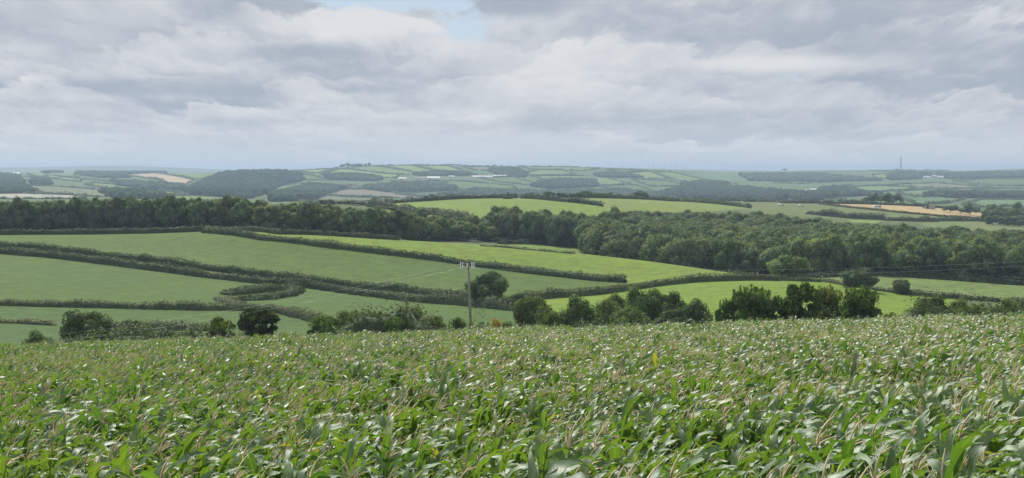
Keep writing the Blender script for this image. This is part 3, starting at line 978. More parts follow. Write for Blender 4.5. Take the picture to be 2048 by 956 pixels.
MID_ROW = [join_core(*crown_mesh('crown', 200 + k, 16, 800, 0.10, bottom=0.05, loose=0.03, asp=0.5)) for k in range(3)]
TRUNKS = [trunk_mesh('trunk', 300 + k) for k in range(3)]

G_DARK, G_MID, G_LIGHT = (0.092, 0.150, 0.054), (0.138, 0.205, 0.070), (0.190, 0.260, 0.085)
G_GREY, G_OLIVE, G_ORANGE, G_BLUE = (0.160, 0.210, 0.108), (0.165, 0.200, 0.075), (0.42, 0.32, 0.08), (0.108, 0.165, 0.088)


def jit(c, a=0.12):
    k = 1 + random.uniform(-a, a)
    return (c[0] * k * (1 + random.uniform(-a, a) * 0.5), c[1] * k, c[2] * k, 1.0)


def tree_at(x, y, z, h, w, meshes, col, label, name='tree', cat='tree', group=None, trunk=True):
    me = meshes[random.randrange(len(meshes))]
    root = empty(name, (x, y, z), random.uniform(0, 6.28))
    tag(root, label, cat, group)
    c = link('crown', me, root)
    c.scale = (w / 2, w / 2, h)
    c.color = jit(col)
    if trunk:
        t = link('trunk', TRUNKS[random.randrange(3)], root)
        t.scale = (w / 2 * 0.8, w / 2 * 0.8, h)
    return root


def tree_px(px, top, halfw, D, meshes, col, label, **kw):
    """tree by the place it has in the photo: middle, top, half width, and its distance"""
    if D < 0:                      # given as minus the picture row of the foot
        D = locate(px, -D, 280, 480)[1]
    u, s = slope_of(px, top)
    x = float(u) * D
    z0 = float(ground(x, D)) - 0.15
    h = max(1.2, EYE + float(s) * D - z0)
    if meshes is NEAR_SHOOT:
        col = tuple(v * 1.45 for v in col)
        h *= 1.07
        halfw *= 1.12
    w = 2 * halfw * D / F_PX
    return tree_at(x, D, z0, h / 0.97, w * 1.02, meshes, col, label, **kw)


# trees and bushes below the maize, then single trees on the slope
NEAR = [
    (78, 664, 36, 178, NEAR_ROUND, G_DARK, 'low dark bush at the left end of the row behind the maize', 'bush'),
    (165, 627, 60, 195, NEAR_ROUND, G_DARK, 'big round dark green tree left of all the others behind the maize', 'tree'),
    (262, 644, 40, 205, NEAR_ROUND, G_DARK, 'dark bush against the right side of the big round tree', 'bush'),
    (232, 668, 32, 176, NEAR_LOOSE, G_MID, 'lighter low bush in front of the gap right of the big round tree', 'bush'),
    (288, 668, 34, 172, NEAR_LOOSE, G_MID, 'pale low bush just above the maize, third from the left frame edge', 'bush'),
    (322, 655, 32, 200, NEAR_ROUND, G_BLUE, 'low blue-green bush trailing off from the dark bush', 'bush'),
    (375, 654, 30, 190, NEAR_LOOSE, G_OLIVE, 'reddish-olive bramble thicket left of the two spiky bushes', 'bush'),
    (345, 672, 26, 172, NEAR_LOOSE, (0.15, 0.135, 0.07), 'brown bramble patch at the edge of the maize', 'bush'),
    (442, 637, 36, 172, NEAR_SHOOT, (0.085, 0.115, 0.032), 'spiky yellow-green bush with pale shoot tips', 'bush'),
    (517, 612, 43, 168, NEAR_SHOOT, (0.060, 0.088, 0.030), 'taller spiky dark green tree right of the yellow-green bush', 'tree'),
    (568, 658, 24, 165, NEAR_LOOSE, G_MID, 'small low bush at the foot of the taller spiky tree', 'bush'),
    (600, 668, 30, 172, NEAR_LOOSE, G_BLUE, 'thin low bush alone in front of the dark green slope', 'bush'),
    (648, 627, 34, 172, NEAR_SHOOT, G_DARK, 'compact dark tree left of the grey-green thicket', 'tree'),
    (702, 612, 40, 200, NEAR_LOOSE, G_GREY, 'grey-green loose tree at the left of the thicket', 'tree'),
    (755, 614, 34, 205, NEAR_LOOSE, G_GREY, 'rounded grey-green tree in the middle of the thicket', 'tree'),
    (790, 630, 22, 175, NEAR_SHOOT, G_DARK, 'small dark tree before the grey-green thicket', 'tree'),
    (820, 603, 44, 200, NEAR_LOOSE, G_GREY, 'tallest grey-green tree of the thicket with a ragged top', 'tree'),
    (865, 626, 28, 205, NEAR_LOOSE, (0.10, 0.125, 0.055), 'pale thin tree at the right end of the thicket', 'tree'),
    (725, 640, 34, 180, NEAR_LOOSE, G_GREY, 'low grey-green bush below the thicket', 'bush'),
    (915, 632, 21, 165, NEAR_SHOOT, G_DARK, 'dark bush immediately left of the power pole', 'bush'),
    (962, 640, 24, 175, NEAR_LOOSE, G_OLIVE, 'olive bush immediately right of the power pole', 'bush'),
    (992, 630, 13, 178, NEAR_LOOSE, G_ORANGE, 'small bush turned orange right of the power pole', 'bush'),
    (1012, 642, 20, 180, NEAR_ROUND, G_MID, 'low green bush between the orange bush and the tree group', 'bush'),
    (970, 545, 49, -612, NEAR_ROUND, G_DARK, 'large round dark tree standing in the lane hedge behind the power pole', 'tree'),
    (1032, 588, 34, -618, NEAR_ROUND, G_DARK, 'dark bush against the right side of the round lane tree', 'bush'),
    (1066, 593, 48, 205, NEAR_ROUND, G_MID, 'broad mid green tree right of the orange bush', 'tree'),
    (1100, 612, 36, 190, NEAR_LOOSE, G_MID, 'loose green bush in front of the two broad trees', 'bush'),
    (1163, 597, 50, 190, NEAR_ROUND, G_DARK, 'dark dense tree between the broad green tree and the long mound', 'tree'),
    (1215, 603, 36, 215, NEAR_ROUND, G_MID, 'green tree at the left shoulder of the long mound', 'tree'),
    (1238, 590, 36, 225, NEAR_ROUND, G_MID, 'tree rising behind the left shoulder of the long mound', 'tree'),
    (1286, 579, 48, 220, NEAR_ROUND, G_DARK, 'highest tree of the long mound', 'tree'),
    (1342, 589, 44, 218, NEAR_ROUND, G_DARK, 'tree on the falling right side of the long mound', 'tree'),
    (1392, 604, 34, 215, NEAR_ROUND, G_DARK, 'lowest tree at the right end of the long mound', 'tree'),
    (1270, 618, 52, 195, NEAR_ROUND, G_MID, 'mid green bush in front of the long mound', 'bush'),
    (1345, 622, 48, 195, NEAR_ROUND, G_BLUE, 'blue-green bush under the right side of the long mound', 'bush'),
    (1456, 592, 24, 170, NEAR_SHOOT, G_DARK, 'slim dark tree left of the three tall ones', 'tree'),
    (1505, 566, 44, 168, NEAR_SHOOT, G_DARK, 'left one of the three tall ragged trees', 'tree'),
    (1560, 588, 28, 170, NEAR_SHOOT, G_DARK, 'narrow tree leaning on the left tall ragged tree', 'tree'),
    (1603, 561, 38, 168, NEAR_SHOOT, G_DARK, 'middle one of the three tall ragged trees', 'tree'),
    (1655, 566, 34, 174, NEAR_SHOOT, (0.125, 0.145, 0.055), 'tall ragged tree tinged brown, behind the middle one', 'tree'),
    (1722, 568, 40, 166, NEAR_SHOOT, G_DARK, 'right one of the three tall ragged trees', 'tree'),
    (1690, 600, 26, 172, NEAR_SHOOT, G_DARK, 'low dark tree filling the gap left of the right tall tree', 'tree'),
    (1780, 617, 24, 190, NEAR_LOOSE, G_OLIVE, 'low brown-green bush before the bright field', 'bush'),
    (1862, 596, 54, 195, NEAR_ROUND, G_DARK, 'wide dark rounded bush right of the bright field', 'bush'),
    (1915, 603, 36, 200, NEAR_ROUND, G_MID, 'green bush against the wide dark rounded bush', 'bush'),
    (1955, 602, 40, 215, NEAR_LOOSE, G_LIGHT, 'paler bush second from the right frame edge', 'bush'),
    (2010, 600, 40, 210, NEAR_ROUND, G_MID, 'last green bush at the right frame edge', 'bush'),
    (2075, 598, 40, 210, NEAR_ROUND, G_DARK, 'dark bush cut by the right frame edge', 'bush'),
    (1723, 540, 41, -581, NEAR_ROUND, G_BLUE, 'large round bush between the bright field and the right wood', 'bush'),
    (1802, 558, 21, -588, NEAR_ROUND, G_BLUE, 'small round bush right of the large round one', 'bush'),
    (1578, 513, 50, -558, NEAR_ROUND, G_MID, 'spreading tree standing forward of the right wood', 'tree'),
    (1905, 622, 40, 175, NEAR_LOOSE, G_LIGHT, 'pale green bush right behind the maize at the right', 'bush'),
]
for (px, top, hw, D, ms, col, lab, cat) in NEAR:
    tree_px(px, top, hw, D, ms, col, lab, name=cat, cat=cat, trunk=(cat == 'tree'))

# ------------------------------------------------------------------ woods of single trees
IND = [0]


def wood(polyD, spacing, hrange, wrange, meshes, cols, labels, group, limit, keep=None):
    """polyD: list of (u0,u1,D) strips; trees on a jittered grid"""
    pts = []
    for (pxa, pxb, D) in polyD:
        x0, x1 = (pxa - CX) / F_PX * D, (pxb - CX) / F_PX * D
        n = max(1, int((x1 - x0) / spacing))
        for k in range(n):
            x = x0 + (k + 0.5 + random.uniform(-0.35, 0.35)) * (x1 - x0) / n
            pts.append((x, D + random.uniform(-0.3, 0.3) * spacing))
    return pts


def strips(front, back, step):
    """rows of a wood whose front and back lines are given as (px, D) lists"""
    fx, fd = zip(*front); bx, bd = zip(*back)
    pxs = np.arange(min(fx), max(fx) + 1, 6)
    F = np.interp(pxs, fx, fd); B = np.interp(pxs, bx, bd)
    rows = []
    D = F.min()
    while D < B.max():
        ok = (D >= F) & (D <= B)
        if ok.any():
            # contiguous runs
            idx = np.where(ok)[0]
            for run in np.split(idx, np.where(np.diff(idx) > 1)[0] + 1):
                if len(run) > 1:
                    rows.append((pxs[run[0]], pxs[run[-1]], D))
        D += step
    return rows


LEFT = wood(strips([(-260, 536), (0, 536), (256, 536), (420, 530), (560, 512), (700, 503), (800, 508), (830, 520)], [(-260, 590), (400, 590), (700, 570), (830, 560)], 7.5), 6.8, 0, 0, 0, 0, 0, 0, 0)
MIDW = wood(strips([(800, 548), (900, 565), (1010, 600), (1100, 602), (1200, 600), (1240, 610)], [(800, 620), (900, 650), (1000, 655), (1100, 650), (1240, 700)], 9.0), 9.0, 0, 0, 0, 0, 0, 0, 0)
RIGHT = wood(strips([(1165, 520), (1200, 505), (1400, 468), (1500, 452), (1640, 448), (1792, 446), (2048, 438), (2300, 440)],
                    [(1165, 640), (1230, 740), (1400, 770), (1520, 790), (1620, 778), (1710, 745), (1792, 735), (1950, 725), (2300, 720)], 9.0), 9.2, 0, 0, 0, 0, 0, 0, 0)
print('wood trees', len(LEFT), len(MIDW), len(RIGHT))


def visible_score(p, h):
    x, y = p
    z = float(ground(x, y))
    px, py = project(x, y, z + h)
    return px, py


cand = []
for p in LEFT:
    px, py = visible_score(p, 13)
    row = 'front rank' if p[1] < 548 else 'back ranks'
    side = 'above the pasture hedge corner' if px > 400 else ('over the wide pasture' if px > 180 else 'at the left frame edge')
    if px > 560:
        side = 'beside the bright sloping field'
    cand.append((p, px, py, 'left', row, side))
for p in MIDW:
    px, py = visible_score(p, 13)
    row = 'front rank' if p[1] < 615 else 'back ranks'
    side = 'under the domed hilltop field' if px > 980 else 'behind the upper bright field'
    cand.append((p, px, py, 'middle', row, side))
for p in RIGHT:
    px, py = visible_score(p, 13)
    row = 'front rank' if p[1] < 500 else ('second rank' if p[1] < 560 else 'upper ranks')
    if px < 1350:
        side = 'by the small meadow gap'
    elif px < 1620:
        side = 'behind the spreading forward tree'
    elif px < 1850:
        side = 'behind the two round bushes'
    else:
        side = 'behind the pale crop strip'
    cand.append((p, px, py, 'right', row, side))
# individuals: what shows largest = nearest first within the frame
LM = {'left': [(60, 'at the left frame edge'), (130, 'under the pale stubble strip'), (210, 'under the olive far field'), (290, 'under the long bright far field'), (370, 'left of the hedge corner'),
               (440, 'above the hedge corner'), (520, 'under the dark conifer hill'), (600, 'left of the olive far strip'), (680, 'under the brown ploughed dome'), (9999, 'above the bright sloping field')],
      'middle': [(850, 'left of the power pole'), (930, 'behind the power pole'), (990, 'under the domed field left end'), (1060, 'above the small meadow'), (1130, 'right of the small meadow middle'), (9999, 'by the gap to the right wood')],
      'right': [(1230, 'by the small meadow gap'), (1310, 'right of the meadow gap'), (1400, 'above the bright field crest'), (1490, 'left of the forward tree'), (1570, 'behind the forward tree'), (1640, 'right of the forward tree'),
                (1700, 'left of the large round bush'), (1770, 'behind the large round bush'), (1840, 'behind the small round bush'), (1920, 'behind the crop strip'), (1990, 'behind the crop strip right half'), (9999, 'at the right frame edge')]}
cand = [(p, px, py, wd, row, next(t for lim, t in LM[wd] if px < lim)) for p, px, py, wd, row, side in cand]
inframe = [c for c in cand if -60 < c[1] < 2110]
def key(c):
    base = {'left': c[0][1] - 90, 'middle': c[0][1] - 90, 'right': c[0][1]}[c[3]]
    return base
inframe.sort(key=key)
IND_SET = set(id(c) for c in inframe[:285])
rest = []
for c in cand:
    (x, y), px, py, wd, row, side = c
    z = float(ground(x, y)) - 0.3
    near_edge = row == 'front rank'
    if wd == 'left':
        dark = px < 430
        col = random.choice([G_DARK, (0.070, 0.112, 0.046), (0.085, 0.118, 0.050)] if dark else [G_MID, G_OLIVE, G_LIGHT, (0.085, 0.12, 0.04), G_MID])
        h = random.uniform(12.0, 15.0) if px < 480 else random.uniform(10.0, 13.5)
        h += 1.2 if (150 < px < 260) else 0
        w = random.uniform(8.5, 12.0)
        adj = 'dark green' if dark else 'yellowish green'
    elif wd == 'middle':
        col = random.choice([G_DARK, G_MID, G_LIGHT, G_GREY, G_OLIVE] if px < 960 else [G_DARK, G_MID, G_MID, G_GREY])
        h = random.uniform(8, 11) if px < 980 else random.uniform(12, 15)
        if px < 980 and y > 620:
            h = random.uniform(6, 8)
        w = random.uniform(9, 13)
        adj = 'mid green'
    else:
        col = random.choice([G_DARK, G_MID, G_GREY, G_LIGHT, G_OLIVE, G_BLUE, G_MID])
        h = random.uniform(11.0, 15.5) if y < 620 else random.uniform(9.0, 12.0)
        w = random.uniform(10, 15)
        adj = {0: 'dark', 1: 'green', 2: 'grey-green'}[0 if col in (G_DARK, G_BLUE) else (2 if col == G_GREY else 1)]
    tree_m = MID_TREE if not (wd == 'right' and random.random() < 0.5) else MID_BROAD
    if near_edge and wd != 'left':
        tree_m = MID_BROAD
    if id(c) in IND_SET:
        size_ = 'tall' if h > 13.3 else ('low' if h < 11.2 else 'middling')
        tree_at(x, y, z, h, w, tree_m, col, f'{size_} {adj} tree, {row} of {wd} wood, {side}',
                name='woodland_tree', group=f'trees of the {wd} wood')
    else:
        rest.append((x, y, z, h, w, col, tree_m))

# understorey along the wood edges so the foot of the wood is closed
def pick_rest_object():
    vs, n = [], 0
    me = bpy.data.meshes.new('wood_points')
    pts = np.array([(a[0], a[1], a[2]) for a in rest], np.float32)
    me.vertices.add(len(pts)); me.vertices.foreach_set('co', pts.ravel())
    a1 = me.attributes.new('scl', 'FLOAT_VECTOR', 'POINT')
    a1.data.foreach_set('vector', np.array([(a[4] / 2, a[4] / 2, a[3]) for a in rest], np.float32).ravel())
    a2 = me.attributes.new('rot', 'FLOAT_VECTOR', 'POINT')
    a2.data.foreach_set('vector', np.array([(0, 0, random.uniform(0, 6.28)) for a in rest], np.float32).ravel())
    a3 = me.attributes.new('pick', 'INT', 'POINT')
    a3.data.foreach_set('value', np.array([random.randrange(8) for a in rest], np.int32))
    return me


def instancer(name, me, protos, label=None, smooth=False):
    coll = bpy.data.collections.new(name + '_kinds')
    for i, (pm, c) in enumerate(protos):
        po = bpy.data.objects.new(f'{name}_kind', pm)
        po.color = c
        po.name = f'{i:02d}_{name}_kind'
        coll.objects.link(po)
    ng = bpy.data.node_groups.new(name, 'GeometryNodeTree')
    ng.interface.new_socket('Geometry', in_out='INPUT', socket_type='NodeSocketGeometry')
    ng.interface.new_socket('Geometry', in_out='OUTPUT', socket_type='NodeSocketGeometry')
    N, L = ng.nodes, ng.links
    gi, go = N.new('NodeGroupInput'), N.new('NodeGroupOutput')
    ci = N.new('GeometryNodeCollectionInfo')
    ci.inputs['Collection'].default_value = coll
    ci.inputs['Separate Children'].default_value = True
    ci.inputs['Reset Children'].default_value = True
    iop = N.new('GeometryNodeInstanceOnPoints')
    iop.inputs['Pick Instance'].default_value = True
    def attr(nm, typ):
        a = N.new('GeometryNodeInputNamedAttribute')
        a.data_type = typ
        a.inputs['Name'].default_value = nm
        return [s for s in a.outputs if s.enabled and s.name == 'Attribute'][0] if any(s.enabled and s.name == 'Attribute' for s in a.outputs) else a.outputs[0]
    L.new(gi.outputs[0], iop.inputs['Points'])
    L.new(ci.outputs[0], iop.inputs['Instance'])
    L.new(attr('pick', 'INT'), iop.inputs['Instance Index'])
    L.new(attr('rot', 'FLOAT_VECTOR'), iop.inputs['Rotation'])
    L.new(attr('scl', 'FLOAT_VECTOR'), iop.inputs['Scale'])
    L.new(iop.outputs[0], go.inputs[0])
    o = link(name, me)
    md = o.modifiers.new('scatter', 'NODES')
    md.node_group = ng
    o['kind'] = 'stuff'
    if label:
        o['label'] = label
    return o


if rest:
    def own_colour(me, col):
        # a copy of a crown whose leaves have their own fixed colour (instances cannot carry an object colour)
        m2 = me.copy()
        m2.materials[0] = leaf_mat('wood_leaves', use_obj_color=False, base=col)
        return m2
    protos = [(own_colour(m, c), (*c, 1)) for m, c in zip(MID_TREE[:4] + MID_BROAD[:4], [G_DARK, G_MID, G_LIGHT, G_GREY, G_BLUE, G_MID, G_OLIVE, G_DARK])]
    instancer('woodland_canopy', pick_rest_object(), protos, 'mixed green canopy of the woods beyond their nearer trees')

# ------------------------------------------------------------------ hedges
def smooth_path(pts, step):
    """resample a polyline of world (x,y) evenly"""
    P = np.array(pts, float)
    seg = np.linalg.norm(np.diff(P, axis=0), axis=1)
    s = np.concatenate([[0], np.cumsum(seg)])
    n = max(2, int(s[-1] / step) + 1)
    t = np.linspace(0, s[-1], n)
    return np.stack([np.interp(t, s, P[:, 0]), np.interp(t, s, P[:, 1])], 1), s[-1]


def hedge_mesh(name, path, h, w, card, dens, seed, ragged=0.25, sprigs=0.0):
    r = np.random.default_rng(seed)
    P, L = smooth_path(path, min(1.5, h * 0.6))
    T = np.gradient(P, axis=0); T /= np.linalg.norm(T, axis=1, keepdims=True) + 1e-9
    Nn = np.stack([-T[:, 1], T[:, 0]], 1)
    n = len(P)
    off = seed * 3.7
    prof = 1 + ragged * 2 * (vnoise(np.arange(n) * 0.13 + off, np.zeros(n) + off, 21) + 0.6 * vnoise(np.arange(n) * 0.45 + off, np.zeros(n) + 7.1, 22))
    prof *= np.clip(np.minimum(np.arange(n), np.arange(n)[::-1]) / 2 + 0.5, 0, 1)
    wp = 1 + 0.5 * vnoise(np.arange(n) * 0.2 + off, np.ones(n) * 3.3, 23)
    Z = ground(P[:, 0], P[:, 1])
    # core
    ring = [(-0.5, -0.1), (-0.46, 0.45), (-0.28, 0.80), (0.0, 0.88), (0.28, 0.80), (0.46, 0.45), (0.5, -0.1)]
    k = len(ring)
    cv = np.zeros((n, k, 3))
    for a, (ru, rv) in enumerate(ring):
        cv[:, a, :2] = P + Nn * (ru * 0.86 * w * wp)[:, None]
        cv[:, a, 2] = Z + rv * h * prof * 0.93 - 0.2
    cv += r.normal(0, 0.05 * h, cv.shape)
    i, j = np.meshgrid(np.arange(n - 1), np.arange(k - 1), indexing='ij')
    cf = np.stack([i * k + j, (i + 1) * k + j, (i + 1) * k + j + 1, i * k + j + 1], -1).reshape(-1, 4)
    tri = np.concatenate([cf[:, [0, 1, 2]], cf[:, [0, 2, 3]]])
    # leaf clumps
    m = int(L * dens)
    s = r.uniform(0, n - 1.001, m); i0 = s.astype(int); fr = (s - i0)[:, None]
    B = P[i0] * (1 - fr) + P[i0 + 1] * fr
    NB = Nn[i0]
    th = r.uniform(-0.12, math.pi + 0.12, m)
    rad = 1 + r.normal(0, 0.10, m) + (r.random(m) < 0.08) * r.uniform(0, 0.25 + sprigs, m)
    hh = h * prof[i0]; ww = w * wp[i0] * 0.5
    off = np.cos(th) * ww * rad
    zz = (np.abs(np.sin(th)) ** 0.6) * np.sign(np.sin(th)) * hh * rad
    C = np.stack([B[:, 0] + NB[:, 0] * off, B[:, 1] + NB[:, 1] * off, 0 * zz], 1)
    C[:, 2] = ground(C[:, 0], C[:, 1]) + np.maximum(zz, 0.02 * h)
    N3 = np.stack([NB[:, 0] * np.cos(th), NB[:, 1] * np.cos(th), np.sin(th)], 1)
    v, f = cards(C, N3 + np.array([0, 0, 0.2]), card * 1.15, 0.42, r)
    me = mesh_np(name, v, f)
    me.materials.append(M_HEDGE)
    return join_core(me, (cv.reshape(-1, 3), tri), np.concatenate([soft_normals(v, N3 + np.array([0, 0, 0.1]), r)]))


HID = [500]


def hedge(pts, drange, h, w, card, dens, col, label, ragged=0.25, name='hedge', cat='hedge', group=None, sprigs=0.0):
    HID[0] += 1
    P = [locate(px, py, *drange)[:2] for px, py in pts] if drange else [((px - CX) / F_PX * D_, D_) for px, D_ in pts]
    me = hedge_mesh(name, P, h, w, card, dens, HID[0], ragged, sprigs)
    o = link(name, me)
    o.color = jit(col, 0.06)
    tag(o, label, cat, group)
    return o


HG, HB = (0.064, 0.104, 0.038), (0.095, 0.110, 0.055)
dn = 60
hedge(H1U, (330, 520), 1.9, 2.2, 0.24, dn, HG, 'upper long hedge of the lane crossing the left slope')
hedge(H1L, (300, 500), 2.0, 2.4, 0.24, dn, (0.076, 0.110, 0.046), 'lower long hedge of the lane crossing the left slope')
hedge(H2, (385, 540), 1.7, 2.4, 0.24, dn, HG, 'long dark hedge between the wide pasture and the upper bright field')
hedge(H3, (300, 420), 2.0, 2.6, 0.22, dn, (0.085, 0.105, 0.05), 'pale-topped hedge rising along the top of the lower bright field')
hedge(H3R[:3], (330, 430), 1.0, 1.6, 0.2, 30, HB, 'short brown hedge left of the large round bush')
hedge(H3R[2:], (320, 420), 1.3, 1.8, 0.22, 36, (0.08, 0.08, 0.06), 'low hedge between the bright field and the pale crop strip')
hedge([(1540, 560), (1590, 562), (1640, 564)], (350, 430), 1.1, 1.8, 0.2, 36, HB, 'low brownish hedge in front of the spreading forward tree')
hedge(H4, (240, 370), 1.5, 2.4, 0.2, dn, (0.082, 0.105, 0.048), 'ragged brown-green hedge across the lower left slope', ragged=0.4)
hedge([(452, 590), (480, 588), (520, 583), (560, 580), (592, 578)], (300, 440), 1.5, 5.0, 0.26, 70, (0.048, 0.080, 0.032), 'upper bank of the scrub triangle beside the lane', ragged=0.3)
hedge([(470, 600), (505, 600), (540, 597), (575, 590), (596, 582)], (280, 420), 1.1, 4.5, 0.26, 60, (0.052, 0.080, 0.034), 'lower bank of the scrub triangle beside the lane', ragged=0.3)
hedge([(446, 597), (480, 612), (512, 621)], (280, 400), 0.8, 5.0, 0.2, 50, (0.085, 0.095, 0.05), 'low weedy bank between the scrub triangle and the lower hedge', ragged=0.4)
hedge([(-40, 645), (40, 647), (110, 651)], (200, 320), 0.9, 1.6, 0.16, 36, (0.11, 0.085, 0.05), 'thin brown hedge left of the big round tree', ragged=0.35)
hedge([(120, 664), (210, 662), (330, 660), (430, 662)], (180, 300), 1.6, 2.5, 0.17, 50, (0.07, 0.075, 0.04), 'dark thorn hedge filling in behind the left bushes', ragged=0.4)
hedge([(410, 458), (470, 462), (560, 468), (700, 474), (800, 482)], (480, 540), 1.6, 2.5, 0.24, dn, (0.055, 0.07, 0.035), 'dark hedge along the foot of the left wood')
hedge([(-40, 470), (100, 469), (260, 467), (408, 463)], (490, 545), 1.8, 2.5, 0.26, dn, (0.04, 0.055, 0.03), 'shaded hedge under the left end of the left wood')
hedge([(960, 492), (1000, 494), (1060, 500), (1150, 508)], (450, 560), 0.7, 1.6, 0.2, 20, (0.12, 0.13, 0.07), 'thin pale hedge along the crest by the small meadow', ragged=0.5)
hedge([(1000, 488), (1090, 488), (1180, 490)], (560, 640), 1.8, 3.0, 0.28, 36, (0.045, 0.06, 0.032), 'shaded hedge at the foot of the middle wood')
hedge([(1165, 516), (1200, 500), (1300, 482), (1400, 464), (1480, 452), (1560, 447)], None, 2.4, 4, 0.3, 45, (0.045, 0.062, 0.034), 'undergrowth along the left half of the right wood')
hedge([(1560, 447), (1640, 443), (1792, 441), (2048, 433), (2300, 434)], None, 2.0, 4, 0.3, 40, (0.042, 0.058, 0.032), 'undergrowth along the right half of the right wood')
hedge([(765, 408), (860, 402), (960, 397), (1034, 395)], (760, 1000), 2.4, 3.0, 0.5, 16, (0.065, 0.075, 0.04), 'hedge on the crest of the domed hilltop field')
hedge([(1044, 397), (1110, 402), (1205, 412)], (700, 1050), 2.6, 3.2, 0.5, 16, (0.05, 0.062, 0.035), 'dark hedge down the right side of the domed hilltop field')
hedge([(740, 413), (800, 421), (870, 430), (940, 440)], (660, 860), 3.2, 5.0, 0.5, 22, (0.048, 0.065, 0.036), 'bushy hedge at the foot of the domed hilltop field', ragged=0.5)
hedge([(1135, 396), (1250, 397), (1350, 402), (1430, 408), (1500, 416)], (900, 1300), 2.4, 3.0, 0.6, 14, HG, 'hedge behind the light field right of the hilltop')
hedge([(1640, 409), (1700, 416), (1800, 426), (1900, 435), (1965, 439)], (900, 1350), 1.5, 2.4, 0.5, 12, (0.085, 0.085, 0.045), 'thin hedge along the lower side of the stubble field')
hedge([(1615, 428), (1700, 437), (1770, 440)], (780, 1100), 3.2, 5.0, 0.5, 20, (0.05, 0.068, 0.038), 'bushy hedge above the right wood, left part', ragged=0.5)
hedge([(1770, 441), (1830, 443), (1872, 443)], (780, 1100), 2.4, 5.0, 0.5, 18, (0.07, 0.085, 0.045), 'bushy hedge above the right wood, right part', ragged=0.5)
hedge([(1876, 442), (1950, 442), (2010, 446)], (850, 1200), 2.6, 4.0, 0.5, 16, HG, 'hedge along the top of the pale crop field', ragged=0.4)
hedge([(1560, 406), (1680, 408), (1800, 411), (1960, 421)], (1150, 1420), 2.2, 3.0, 0.6, 12, (0.06, 0.07, 0.04), 'hedge behind the caravan and the stubble field')

for pts_, h_, lab_ in (([(62, 166), (200, 170), (400, 172), (556, 168)], 2.7, 'dense low thicket hedge along the maize edge, left part'),
                       ([(612, 172), (700, 176), (800, 178), (872, 172)], 4.9, 'dense thicket hedge along the maize edge under the grey-green trees'),
                       ([(925, 168), (1000, 172), (1100, 176), (1250, 180), (1432, 176)], 5.2, 'dense thicket hedge along the maize edge right of the pole'),
                       ([(1430, 170), (1560, 170), (1700, 168), (1772, 170)], 5.8, 'dark thicket hedge joining the feet of the three tall ragged trees'),
                       ([(1806, 176), (1900, 180), (2100, 180)], 5.4, 'dense thicket hedge along the maize edge at the right')):
    hedge(pts_, None, h_, 3.5, 0.17, 110, (0.080, 0.115, 0.050), lab_, ragged=0.5, sprigs=0.04)

# hedges of the far fields, one per field
for c, poly, words in FAR:
    if len(poly) < 3 or 'wide blue' in words:
        continue
    pts = poly + [poly[0]]
    P = []
    for a, b in zip(pts[:-1], pts[1:]):
        for t in (0, 0.33, 0.67):
            P.append((a[0] + (b[0] - a[0]) * t, a[1] + (b[1] - a[1]) * t))
    P.append(pts[-1])
    W = [locate(px, py, 1380, 6000)[:2] for px, py in P]
    # cut at leaps over hidden ground
    runs, cur = [], [W[0]]
    for a, b in zip(W[:-1], W[1:]):
        if abs(a[1] - b[1]) > 450:
            runs.append(cur); cur = [b]
        else:
            cur.append(b)
    runs.append(cur)
    runs = [q for q in runs if len(q) > 2]
    if not runs:
        continue
    run = max(runs, key=len)
    HID[0] += 1
    dist = float(np.mean([q[1] for q in run]))
    hh = 2.6 if dist < 2600 else 3.4
    me = hedge_mesh('hedge', run, hh, 4.0, 1.0, 1.6, HID[0], 0.7)
    o = link('hedge', me)
    o.color = (0.058, 0.085, 0.042, 1)
    tag(o, f'hedge round the {words}', 'hedge', 'hedges of the far fields')

# far woods: masses of small crowns
def far_wood(poly, label, col, seed):
    r = np.random.default_rng(seed)
    xs = [p[0] for p in poly]; ys = [p[1] for p in poly]
    n_try = int((max(xs) - min(xs)) * (max(ys) - min(ys)) * 0.55)
    n_try = min(max(n_try, 60), 2600)
    qx = r.uniform(min(xs), max(xs), n_try); qy = r.uniform(min(ys), max(ys), n_try)
    ok = inpoly(qx, qy, poly)
    qx, qy = qx[ok], qy[ok]
    vs, fs, b = [], [], 0
    iv, iff = ICO1
    for px, py in zip(qx, qy):
        x, y, z = locate(px, py, 1380, 6000)
        R = r.uniform(4.0, 7.5) * (1 + y / 9000)
        H = r.uniform(5.5, 9.5)
        v = iv * np.array([R, R, H * 0.62]) * (1 + 0.13 * r.normal(0, 1, (len(iv), 1))) + np.array([x, y, z + H * 0.5])
        vs.append(v); fs.append(iff + b); b += len(v)
    if not vs:
        return
    me = mesh_np('far_wood', np.concatenate(vs), np.concatenate(fs))
    me.materials.append(M_FARWOOD)
    o = link('far_wood', me)
    o.color = (*col, 1)
    tag(o, label, None, None, 'stuff')


for k, (poly, lab, col) in enumerate(WOODS):
    far_wood(poly, lab, col, 900 + k)

